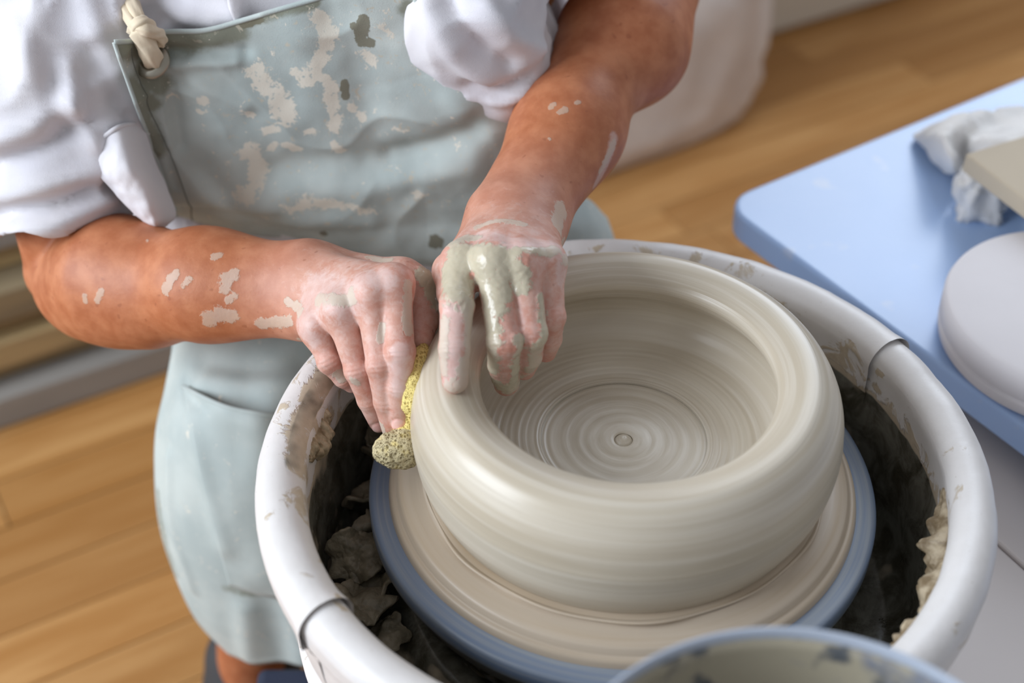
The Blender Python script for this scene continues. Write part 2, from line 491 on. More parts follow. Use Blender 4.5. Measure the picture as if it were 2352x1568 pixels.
M['bucketrim'] = mat_plain('blue_grey_plastic', srgb(190, 200, 216), .35, .5, .15, 24)

M['dark_box'] = mat_plain('navy_fill', srgb(52, 58, 78), .6, .3)
# ------------------------------------------------------------------ the setting
fl = obj('floor', *box(7, 7, .02, (0, 0, -.02)), M['plankgrey'], smooth=False); tag(fl, kind='structure')
PW, PL = .085, 1.15
pm = None
i = 0
for r in range(-8, 36):
    v = r*PW
    off = rnd.uniform(0, PL)
    for k in range(-2, 4):
        u = off+k*PL-.3
        c = E1*(u)+E2*v
        if c.y < -.9 or abs(c.x) > 2.4 or c.y > 2.9: continue
        if pm is None:
            V, F = box(PL-.002, PW-.002, .012); o = obj('plank', V, F, M['floor'], None, False); pm = o.data
        else:
            o = bpy.data.objects.new('plank', pm); C.objects.link(o)
        o.parent = fl; o.location = (c.x, c.y, -.006+rnd.uniform(-.0006, 0)); o.rotation_euler = (0, 0, R1)
WB = Vector((.42, 1.79, 0))                    # a point on the foot of the back wall
o = obj('wall_back', *box(7, .1, 2.7, (0, .05, 1.35)), M['wall'], None, False); tag(o, kind='structure')
o.location = WB+E2*.02; o.rotation_euler = (0, 0, R1)
o = obj('baseboard_back', *box(7, .018, .11, (0, 0, .067)), M['wall'], None, False); tag(o, kind='structure'); mod_bevel(o, .004)
o.location = WB+E2*.011; o.rotation_euler = (0, 0, R1)

# pile of weathered planks lying along the wall
PB = Vector((-.70, .74, 0))
pt = empty('plank_stack', PB); tag(pt, 'low stack of weathered planks lying on the floor behind the potter', 'planks')
zz = 0; 
for k, (h, dy, mt, ln) in enumerate([(.052, 0.0, 'plankgrey', 1.9), (.03, .035, 'plank', 1.7), (.045, .012, 'plank', 1.85), (.028, .04, 'plank', 1.6), (.05, .02, 'plank', 1.8), (.04, .06, 'plank', 1.7), (.05, .045, 'plankgrey', 1.6)]):
    o = obj('plank', *box(ln, .2, h-.002, (0, .1, h/2)), M[mt], pt, False); mod_bevel(o, .004)
    o.location = E2*dy+Vector((0, 0, zz))-E1*(.55+.1*(k % 2)); o.rotation_euler = (0, 0, R1+rnd.uniform(-.012, .012)); zz += h

# white sack at the wall
def pillow(sx, sy, sz, seed, amp, n=3):
    bm = bmesh.new(); bmesh.ops.create_icosphere(bm, subdivisions=n, radius=1)
    V = []
    for v in bm.verts:
        c = v.co
        q = Vector([math.copysign(abs(t)**.62, t) for t in c])
        d = 1+amp*fbm(c, 1.7, seed)+amp*.5*fbm(c, 5, seed)
        V.append((q.x*sx*d, q.y*sy*d, max(q.z*sz*d, -sz*.8)))
    F = [tuple(v.index for v in f.verts) for f in bm.faces]; bm.free()
    return V, F
V, F = pillow(.33, .13, .22, 3.1, .08, 5)
o = obj('cloth_sack', V, F, M['sack']); o.location = Vector(PZ(1435, 165, 0).tolist())+Vector((.0, -.19, .175))-E1*.085; o.rotation_euler = (0, 0, R1)
tag(o, 'white cloth sack slumped on the floor against the cream wall', 'sack')

# blue table with its things
TZ = ZB-.03
tc = Vector(PZ(1652, 462, TZ).tolist())
tb = empty('work_table', (tc.x, tc.y, 0)); tb.rotation_euler = (0, 0, math.radians(33.5))
tag(tb, 'light blue plastic table with rounded corners beside the wheel', 'table')
TLX, TLY, rc = .8, 1.25, .035
pts = []
for cx, cy, a0 in ((TLX-rc, -rc, 0), (rc, -rc, 90), (rc, -TLY+rc, 180), (TLX-rc, -TLY+rc, 270)):
    for k in range(7):
        a = math.radians(a0+15*k); pts.append((cx+rc*math.cos(a), cy+rc*math.sin(a)))
n = len(pts)
V = [(x, y, TZ-.028) for x, y in pts]+[(x, y, TZ) for x, y in pts]
F = [tuple(range(n))[::-1], tuple(range(n, 2*n))]+[(i, (i+1) % n, n+(i+1) % n, n+i) for i in range(n)]
o = obj('table_top', V, F, M['blue'], tb, False); mod_bevel(o, .004)
for x, y in ((.08, -.08), (TLX-.08, -.08), (.08, -TLY+.08), (TLX-.08, -TLY+.08)):
    obj('leg', *tube([(x, y, 0), (x, y, TZ-.02)], .014), M['leg'], tb)
o = obj('leg_brace', *tube([(.08, -.08, .2), (TLX-.08, -.08, .2)], .008), M['leg'], tb)

c = PZ(2489, 705, TZ+.042)
prof = [(0, 0), (.100, 0), (.104, .002), (.107, .006), (.108, .014), (.1055, .016), (.108, .019), (.108, .036), (.106, .041), (.102, .043), (0, .043)]
o = obj('plaster_bat', *lathe(prof, 96), M['plaster']); o.location = (c[0], c[1], TZ); mod_bevel(o, .001, 2)
tag(o, 'thick round white plaster bat lying on the blue table', 'plaster bat')

# crumpled towel
tw = [[(2112, 303, .003), (2180, 275, .016), (2250, 262, .026), (2320, 252, .018), (2420, 236, .010)],
      [(2098, 314, .006), (2160, 296, .040), (2222, 292, .046), (2300, 284, .030), (2420, 268, .030)],
      [(2122, 345, .008), (2170, 332, .046), (2212, 338, .026), (2270, 316, .056), (2420, 300, .052)],
      [(2150, 380, .008), (2186, 372, .038), (2216, 380, .010), (2282, 352, .052), (2420, 335, .050)],
      [(2172, 402, .003), (2194, 404, .014), (2226, 404, .004), (2300, 372, .010), (2420, 360, .010)]]
g_ = patch(tw, 60, 60).reshape(-1, 3)
V = np.array([PZ(x, y, TZ+max(h, .002)) for x, y, h in g_])
V[:, 2] += [.007*fbm(v, 26, 3, 2)*min(1, q[2]/.012)+.004*(1-abs(fbm(v, 48, 6, 1)))**3*min(1, q[2]/.012) for v, q in zip(V, g_)]
V[:, 2] = np.maximum(V[:, 2], TZ+.0015)
o = obj('crumpled_towel', V, gridfaces(60, 60, True), M['towel']); mod_solid(o, .0025, 0)
tag(o, 'crumpled white towel on the blue table under a grey board', 'towel')
a = Vector(PZ(2212, 372, TZ+.062).tolist())
V, F = box(.3, .16, .018, (.15, -.08, 0))
o = obj('clay_board', V, F, M['board'], None, False); mod_bevel(o, .002)
o.location = a; o.rotation_euler = (math.radians(2), math.radians(1.5), math.radians(28))
tag(o, 'grey clay-stained board resting on the white towel', 'board')
V, F = pillow(.021, .017, .027, 8.8, .35, 4)
c = PZ(2236, 447, TZ+.0215)
o = obj('balled_rag', V, F, M['towel']); o.location = (c[0]+.006, c[1], TZ+.0215)
tag(o, 'small balled white rag under the corner of the grey board', 'rag')

# ------------------------------------------------------------------ the pottery wheel
wz = ZB-.085                                  # deck height
wh = empty('pottery_wheel', (0, 0, 0)); tag(wh, 'white-decked electric pottery wheel with round metal wheel head', 'pottery wheel')
# deck: two white panels with a seam, pan sits on it; turned with the room
sm = Vector(PZ(2300, 1254, wz).tolist()); su = sm.dot(E1); sv = sm.dot(E2)
def panel(u0, u1, v0, v1, z0, z1, name):
    V, F = box(u1-u0, v1-v0, z1-z0, ((u0+u1)/2, (v0+v1)/2, (z0+z1)/2))
    o = obj(name, V, F, M['white'], wh, False); o.rotation_euler = (0, 0, R1); mod_bevel(o, .003); return o
panel(-.10, su-.0012, -.60, .14, wz-.025, wz, 'deck_panel')
panel(su+.0012, su+.22, -.60, .075, wz-.025, wz, 'deck_panel')
panel(-.29, -.1024, -.60, -.22, wz-.025, wz, 'deck_panel')
panel(-.05, su+.16, -.5, .1, .12, wz-.026, 'cabinet')
for u, v in ((-.03, -.48), (su+.14, -.48), (-.03, .08), (su+.14, .08)):
    p = E1*u+E2*v; obj('foot', *tube([(p.x, p.y, 0), (p.x, p.y, .121)], .02), M['leg'], wh)
o = obj('wheel_head', *lathe([(0, ZB-.034), (.166, ZB-.034), (.170, ZB-.032), (.171, ZB-.019), (.168, ZB-.0165), (0, ZB-.0165)], 128), M['head'], wh)
obj('shaft', *lathe([(.02, wz-.01), (.02, ZB-.033)], 32), M['head'], wh)

q_ = obj('added_dark_box', *box(.28, .13, .292, (-.1665, .02, .146)), M['dark_box'], wh, False); mod_bevel(q_, .008)  # invented navy box, added to fill the dark area below the apron hem
# bat
o = obj('wheel_bat', *lathe([(0, -.017), (.174, -.017), (.1765, -.0155), (.178, -.013), (.178, -.003), (.1768, -.0008), (.174, 0), (0, 0)], 192), M['bat'])
o.location = (0, 0, ZB)
tag(o, 'round blue-grey bat under the clay on the wheel head', 'bat')

# splash pan of two overlapping halves
PCX, PCY = -.0024, -.0286
sp = empty('splash_pan', (PCX, PCY, wz)); tag(sp, 'white two-piece splash pan smeared with clay around the wheel head', 'splash pan')
def pan_profile(grow):
    pr = []
    Rm, tr, zt = .2285, .0150+grow, .043
    # floor from the collar outwards, up the inside wall, over the rolled rim, down the outside
    pr += [(.060, .012), (.120, .012), (.132, .020), (.140, .026), (.150, .026), (.160, .018), (.172, .006), (.19, .004), (.200, .008)]
    pr += [(.2065, .020), (.2095, .05), (.2115, .085), (Rm-tr+.0005, ZB+zt-wz-.012)]
    for k in range(0, 13):
        a = math.pi-math.pi*k/12
        pr.append((Rm+tr*math.cos(a), ZB+zt-wz+tr*math.sin(a)))
    pr += [(Rm+tr-.001, ZB+zt-wz-.014), (Rm+tr-.006, ZB+zt-wz-.02), (Rm+.004, .06), (.222, .02), (.219, .001), (.06, .001)]
    return pr
def ang(px, py):
    p = PZ(px, py, ZB+.05); return math.atan2(p[1]-PCY, p[0]-PCX)
aL = ang(752, 1408); aR = ang(2035, 812)
if aL < 0: aL += 2*math.pi
def pan_half(grow, a0, a1, seg, name, slipfn):
    pr0 = pan_profile(grow)
    q = catmull(np.array(pr0), 150)
    pr = [tuple(x) for x in q]
    def f(r, z, a, j):
        lip = 0
        e = min(abs(a-a0), abs(a-a1))
        if grow > 0 and z > ZB-wz+.02: lip = .0022*math.exp(-(e/.035)**2)   # thickened free end of the outer half
        nn = .0006*fbm((math.cos(a), math.sin(a), z*8), 7, 2.0)
        return r+nn+(lip if r > .2285 else -lip), z+nn+lip*.8*max(0, 1-abs(r-.2285)/.015)
    V, F = lathe(pr, seg, a0, a1, f)
    o = obj(name, V, F, M['pan'], sp)
    vals = []
    for v in V:
        a = math.atan2(v[1], v[0]); r = math.hypot(v[0], v[1]); vals.append(slipfn(a % (2*math.pi), r, v[2]+wz-ZB))
    attr(o, 'slip', vals)
    return o
def slip(a, r, z):
    """clay thrown off the wheel: thick on the inner wall, a band over the rim on the potter's right side, thin on the far rim"""
    deg = math.degrees(a)
    if r < .2135 or (r < .219 and z < .03):
        base = .95
        if z > .02: base = .42
        if z < -.06: base = .88
        return base
    wl = math.exp(-((deg-168)/34)**2)         # left, behind the right hand
    wb = .42*math.exp(-((deg-75)/40)**2)
    inner = max(0, min(1, (.2295-r)/.013+.55))
    if r > .2295: inner *= max(0, 1-(r-.2295)/.009)
    return max(.78*wl*max(inner, .42 if r < .24 else 0), wb*inner, (.15+.23*wl)*inner if r < .221 else 0)
back = pan_half(.0016, aR, aL, 150, 'pan_half', slip)
front = pan_half(0, aL-.12-2*math.pi+2*math.pi, aR+.12+2*math.pi, 150, 'pan_half', slip)

# crusts of clay on the pan's inner edge
def crust(name, pxs, seed, thick=.006, drop=.02):
    pts = catmull([[math.cos(t)*.2132, math.sin(t)*.2132, z] for t, z in pxs], 60)
    V = []; nw = 12
    for i, p in enumerate(pts):
        a = math.atan2(p[1], p[0]); e = math.sin(math.pi*i/59)**.5
        for j in range(nw):
            s = j/(nw-1)
            q = (i*.22, s*2.2, seed)
            bul = thick*(e*(.45+.8*fbm(q, .45, seed, 1)+.45*fbm(q, 1.6, seed+3, 3)))*math.sin(math.pi*min(1, s*1.02))**.6
            zz = p[2]-drop*e*s*(1+.5*fbm((i*.12, 0, seed), 1, seed, 2))+.002*fbm(q, 2, seed)
            r = .2135-max(0, bul)-.0008+.0022*(1-s)
            V.append((r*math.cos(a), r*math.sin(a), zz))
    o = obj(name, V, gridfaces(60, nw), M['crust'], sp); mod_solid(o, .002, 0); mod_sub(o, 1); return o
zt = ZB-wz
def pa(px, py, z=ZB+.04):
    p = PZ(px, py, z); return math.atan2(p[1]-PCY, p[0]-PCX)
crust('clay_crust', [(pa(2180, 1120), zt+.040), (pa(2180, 1220), zt+.037), (pa(2160, 1300), zt+.036), (pa(2110, 1400), zt+.038)], 2.3, .016, .028)
crust('clay_crust', [(pa(700, 900)+.05, zt+.043), (pa(690, 980), zt+.046), (pa(680, 1060), zt+.047)], 5.1, .012, .024)
crust('clay_crust', [(pa(2095, 1420), zt+.043), (pa(2070, 1450), zt+.041), (pa(2040, 1480), zt+.043)], 7.7, .008, .012)

# ------------------------------------------------------------------ the bowl being thrown
outer = [(.1340, .0175), (.1362, .022), (.1402, .031), (.1436, .042), (.1454, .054), (.1456, .066), (.1438, .079), (.1396, .091), (.1335, .1003), (.1275, .1050), (.1225, .1068), (.1160, .1066), (.1090, .1046), (.1030, .1018), (.0998, .0990), (.0984, .0950),
         (.0994, .0900), (.1035, .0835), (.1095, .0760), (.1130, .0680), (.1120, .0590), (.1060, .0510), (.0960, .0456), (.0840, .0428), (.0700, .0416), (.0585, .0415), (.0568, .0400), (.0545, .0392), (.03, .0390), (.0085, .0394), (.0065, .0380), (.0048, .0398), (.002, .0412), (0, .0413)]
q = catmull(outer, 260)
def ringy(r, z, a, j):
    e = (.00010*math.sin(j*1.9+.3*math.sin(a))+.00022*math.sin(j*.41+.2*math.cos(a)))*(.5+.5*math.sin(j*.37))
    if z < .05 and r < .1: e *= .5
    return max(0, r+(e if z > .045 else e*.3)), z+(.0003*math.sin(j*2.3) if z < .046 and r > .012 else 0)
o = obj('clay_bowl', *lathe([tuple(x) for x in q], 256, fn=ringy), M['bowl'])
o.location = (0, 0, ZB)
tag(o, 'wide thick-walled clay bowl being thrown on the wheel', 'clay bowl')
fp = [(.0, .0178), (.130, .0178), (.1365, .0172), (.1385, .0176), (.1405, .0185), (.1417, .0178), (.1408, .0160), (.1400, .0148), (.1440, .0140), (.150, .0132), (.1555, .0112), (.1578, .0082), (.1590, .0062), (.1612, .0056), (.1628, .0040), (.1636, .0015), (.164, -.0005)]
def flange(r, z, a, j):
    k = math.exp(-((r-.1412)/.0022)**2) if z > .0155 else 0
    wv = .0012*math.sin(3*a+1)+.0009*math.sin(7*a)+.0008*math.sin(13*a+2)
    return r+k*wv, z+k*wv*.5
f_ = obj('clay_foot', *lathe([tuple(x) for x in catmull(fp, 110)], 256, fn=flange), M['foot'], o)

# ------------------------------------------------------------------ scraps of clay in the pan
def scrap(seed, s, curl, n=44):
    """torn, folded sheet of trimmed clay"""
    V = []
    for i in range(n):
        for j in range(n):
            u = j/(n-1)*2-1; v = i/(n-1)*2-1
            rad = 1+.25*fbm((math.cos(math.atan2(v, u)), math.sin(math.atan2(v, u)), seed), 1.6, seed)
            mx = max(abs(u), abs(v)); l = math.hypot(u, v)+1e-6
            x = u*mx/l*rad; y = v*mx/l*rad
            b = curl*x
            q = (x, y, seed)
            f = .42*fbm(q, .85, seed, 1)+.16*fbm(q, 2.0, seed+2, 1)+.03*fbm(q, 7, seed+4, 2)
            rr = 1/max(curl, .2)+f
            V.append((s*rr*math.sin(b), s*y*(.8+.2*f), s*(rr*math.cos(b)-1/max(curl, .2)+.25*f)))
    return V, gridfaces(n, n)
sc = [  # px, py, height above the bat, size, curl, rot, label
    (772, 1255, -.028, .027, 1.2, (.5, -.3, .4), 'big crumpled grey clay scrap in the splash pan below the pan rim'),
    (815, 1375, -.045, .027, 1.0, (.2, .4, 1.2), 'torn grey clay scrap in the pan beside the overlap of its halves'),
    (855, 1425, -.050, .020, 1.6, (.9, .2, 2.0), 'rolled pale clay curl in the pan nearest the raised collar'),
    (880, 1445, -.052, .019, .8, (.3, -.6, .2), 'flat clay flake with a pointed corner leaning in the pan'),
    (838, 988, -.020, .0145, 2.1, (1.3, .3, .5), 'curled tan clay trimming in the pan behind the fingertips'),
    (820, 1040, -.034, .0180, 1.3, (.8, -.4, 1.9), 'dark clay scrap in the pan under the curled tan trimming'),
    (792, 1118, -.044, .0200, 1.0, (.2, .6, 2.8), 'dark wet clay scrap in the pan beside the blue bat'),
    (850, 1215, -.042, .018, 1.9, (.9, -.2, .9), 'small orange-brown clay trimming in the pan at the bat edge'),
    (760, 1170, -.050, .022, .9, (.1, .2, 3.6), 'shadowed clay scrap in the pan against its inner wall'),
    (862, 1340, -.055, .026, 1.0, (.4, .1, 4.1), 'dark clay slab scrap in the pan partly under the bat')]
for k, (px, py, z, s, cu, rt, lb) in enumerate(sc):
    V, F = scrap(3.3*k+1.7, s, cu)
    o = obj('clay_scrap', V, F, M['scrap']); c = PZ(px, py, ZB+z)
    r0 = math.hypot(c[0], c[1]);
    Q = np.array(V) @ np.array(Euler(rt).to_matrix()).T
    for _ in range(6):                        # settle: off the pan's wall, off the bat and head above, down onto the pan's floor
        W = Q+c; rel = W[:, :2]-np.array([PCX, PCY]); rr = np.linalg.norm(rel, axis=1)
        wall = np.interp(W[:, 2]-wz, [.008, .020, .05, .085, .13], [.200, .2065, .2095, .2115, .2135])-.0015
        k_ = int(np.argmax(rr-wall)); ex = rr[k_]-wall[k_]
        if ex > 0: c[:2] -= rel[k_]/rr[k_]*ex
        W = Q+c; ra = np.linalg.norm(W[:, :2], axis=1)
        near = ra < .1785
        if near.any(): c[2] -= max(0, W[near, 2].max()-(ZB-.0365))
        W = Q+c; rr = np.linalg.norm(W[:, :2]-np.array([PCX, PCY]), axis=1)
        flr = wz+np.interp(rr, [.12, .132, .140, .150, .160, .172, .19, .2], [.012, .020, .026, .026, .018, .006, .004, .008])+.0012
        gap = (W[:, 2]-flr).min()
        if gap < 0 or k in (2, 3, 8, 9): c[2] -= gap
    o.location = c.tolist(); o.rotation_euler = rt; mod_solid(o, .003, 0); mod_sub(o, 1)
    tag(o, lb, 'clay scrap', 'clay scraps in the splash pan')

# ------------------------------------------------------------------ bucket in the foreground
bd = .62
bc = P(1872, 1928, bd); br = 640*bd/FPX
o = empty('slip_bucket', (bc[0], bc[1]-.004, wz)); tag(o, 'blue-grey plastic bucket with slip-streaked inside in front of the wheel', 'bucket')
bh = bc[2]-wz
pr = [(0, 0), (br*.70, 0), (br*.73, .003), (br*.978, bh*.95), (br*.979, bh*.975), (br*.972, bh*.978), (br*.965, bh*.94), (br*.715, .006), (0, .004)]
obj('body', *lathe(pr, 96), M['bucket'], o)
pr = [(br*.972, bh*.968), (br*.988, bh*.964), (br*.998, bh*.972), (br, bh*.985), (br*.996, bh*.996), (br*.986, bh), (br*.976, bh*.996), (br*.970, bh*.984)]
obj('rim', *lathe([tuple(x) for x in catmull(pr, 30)]+[pr[0]], 128), M['bucketrim'], o)

# ------------------------------------------------------------------ the potter
pot = empty('person', (-.23, .40, 0))
tag(pot, 'person in white shirt and clay-stained grey apron shaping the bowl with both hands', 'person')

def A(*q): return [P(*x) for x in q]
# right arm and hand (the one with the sponge)
ar = Body()
ar.group([(*A((176, 642, 1.150), (268, 636, 1.115)), .035, .0425), (*A((262, 634, 1.115), (480, 652, 1.065)), .0425, .0355),
          (*A((480, 640, 1.065), (690, 626, 1.032)), .030, .0215), (*A((480, 668, 1.065), (694, 706, 1.034)), .031, .0225), (*A((212, 692, 1.145), (350, 694, 1.10)), .027, .032)], .03, 0)
ar.group([(P(150, 618, 1.165), P(168, 490, 1.150), .033, .042), (P(168, 490, 1.150), np.array([-.452, .33, .90]), .042, .048)], .02, .005)
hw = [(722, 626, 1.030), (716, 648, 1.028), (710, 674, 1.030), (704, 704, 1.034)]
hm = [(905, 652, .966), (853, 674, .963), (783, 712, .971), (727, 751, .988)]
pr = [(*A(hw[i], hm[i]), .0150, (.0128, .0125, .0122, .0115)[i]) for i in range(4)]
pr += [(*A((730, 660, 1.045), (850, 720, 1.0)), .019, .016), (*A((750, 630, 1.045), (925, 640, 1.005)), .020, .013)]
ar.group(pr, .012, .022)
fing = {'index': ([hm[0], (919, 808, .952), (916, 888, .960), (918, 966, .973)], [.0118, .0102, .0086, .0076]),
        'middle': ([hm[1], (874, 838, .958), (886, 922, .970), (903, 994, .985)], [.0115, .0098, .0084, .0072]),
        'ring': ([hm[2], (822, 850, .972), (846, 918, .984), (869, 972, .999)], [.0112, .0092, .0078, .0066]),
        'pinky': ([hm[3], (757, 830, .985), (789, 866, .994), (808, 882, 1.000)], [.0105, .0085, .0074, .0064])}
grp = []
for nme, (pt, rd) in fing.items():
    q = A(*pt); grp += [(q[k], q[k+1], rd[k], rd[k+1]*.97) for k in range(3)]
    grp += [(q[k], q[k], rd[k]*.99, rd[k]*.99) for k in (1,)]
ar.group(grp, .0022, .010)
ar.group([(*A((925, 640, 1.008), (962, 662, 1.006)), .0125, .0125), (*A((962, 662, 1.006), (970, 735, .998)), .0125, .0112), (*A((970, 735, .998), (965, 785, .981)), .0112, .0085)], .004, .012)
# left arm and hand (three fingers inside the bowl, index on the rim)
al = Body()
al.group([(*A((1478, -40, 1.195), (1420, 90, 1.155)), .041, .044), (*A((1420, 90, 1.155), (1300, 300, 1.090)), .044, .0365),
          (*A((1290, 300, 1.090), (1146, 492, 1.026)), .030, .0215), (*A((1318, 310, 1.09), (1228, 500, 1.026)), .031, .0225), (*A((1500, 0, 1.20), (1470, 120, 1.15)), .030, .034)], .03, 0)
al.group([(P(1478, -45, 1.20), np.array([-.045, .40, 1.0]), .041, .050)], .01, .016)
lw = [(1142, 508, 1.018), (1168, 498, 1.010), (1203, 500, 1.012), (1232, 514, 1.022)]
lm = [(1060, 604, .950), (1132, 600, .934), (1198, 602, .935), (1256, 602, .947)]
pr = [(*A(lw[i], lm[i]), .0155, (.0130, .0130, .0128, .0118)[i]) for i in range(4)]
pr += [(*A((1160, 530, 1.04), (1100, 620, .99)), .018, .015), (*A((1210, 530, 1.04), (1230, 620, .985)), .018, .014)]
al.group(pr, .012, .022)
fl2 = {'index': ([lm[0], (1049, 702, .922), (1043, 800, .912), (1045, 874, .9165)], [.0122, .0108, .0100, .0088]),
       'middle': ([lm[1], (1160, 782, .924), (1157, 836, .944), (1163, 880, .968)], [.0122, .0112, .0102, .0090]),
       'ring': ([lm[2], (1219, 766, .930), (1214, 815, .950), (1204, 846, .972)], [.0120, .0104, .0094, .0082]),
       'pinky': ([lm[3], (1266, 728, .943), (1262, 778, .958), (1254, 808, .974)], [.0112, .0094, .0084, .0074])}
grp = []
for nme, (pt, rd) in fl2.items():
    q = A(*pt); grp += [(q[k], q[k+1], rd[k], rd[k+1]*.97) for k in range(3)]
    grp += [(q[k], q[k], rd[k]*1.0, rd[k]*1.0) for k in (1,)]
al.group(grp, .0022, .010)
al.group([(*A((1120, 540, 1.03), (1036, 622, .985)), .015, .0125), (*A((1036, 622, .985), (1043, 675, .972)), .0125, .0112), (*A((1043, 675, .972), (1048, 712, .962)), .0112, .0085)], .004, .012)

# trunk, legs, neck and head: coarser, nearly all of it under the clothes
TX = -.23
tr = Body()
def cap(x, y, z, hw_, r): return ((TX-hw_, y, z), (TX+hw_, y, z), r, r)
tr.group([cap(TX-TX, .385, .93, .09, .095), cap(0, .385, .84, .085, .105), cap(0, .39, .72, .075, .105), cap(0, .41, .61, .08, .105), cap(0, .43, .50, .07, .100)], .07, 0)
tr.group([((-.40, .385, .975), (-.06, .40, 1.0), .055, .055)], .02, .07)
tr.group([((-.455, .36, .93), (-.458, .30, .84), .052, .047), ((-.05, .40, .99), (-.01, .40, .92), .052, .047)], .01, .05)
tr.group([((-.31, .43, .49), (-.298, .225, .455), .072, .048), ((-.298, .225, .455), (-.355, .215, .10), .046, .034), ((-.14, .45, .49), (-.05, .40, .50), .072, .052), ((-.05, .40, .50), (-.02, .46, .10), .050, .036)], .02, .04)
tr.group([((-.355, .235, .085), (-.36, .095, .045), .034, .030), ((-.02, .48, .085), (-.01, .33, .045), .034, .030)], .02, .03)
tr.group([((TX, .385, .99), (TX+.01, .335, 1.09), .056, .052)], .01, .05)
hc = np.array([TX+.015, .30, 1.175])
tr.group([(hc+(0, .03, .03), hc+(0, -.02, .025), .078, .072), (hc+(0, -.03, -.05), hc+(0, -.045, -.075), .05, .036), (hc+(-.066, .01, -.01), hc+(-.075, .012, -.025), .014, .010), (hc+(.066, .01, -.01), hc+(.075, .012, -.025), .014, .010)], .03, .03)
tr.group([(hc+(0, -.088, .015), hc+(0, -.104, -.022), .009, .013), (hc+(-.022, -.092, -.022), hc+(.022, -.092, -.022), .006, .006), (hc+(-.02, -.084, -.062), hc+(.02, -.084, -.062), .008, .008), (hc+(-.045, -.078, .03), hc+(-.018, -.086, .03), .009, .009), (hc+(.045, -.078, .03), hc+(.018, -.086, .03), .009, .009)], .008, .012)

Vr, Fr = mesh_sdf(ar, (-.53, -.05, .60), (-.12, .40, .86), HR)
Vl, Fl = mesh_sdf(al, (-.16, -.06, .66), (.14, .47, .92), HR)
Vt, Ft = mesh_sdf(tr, (-.55, .0, .0), (.15, .62, 1.32), .007)

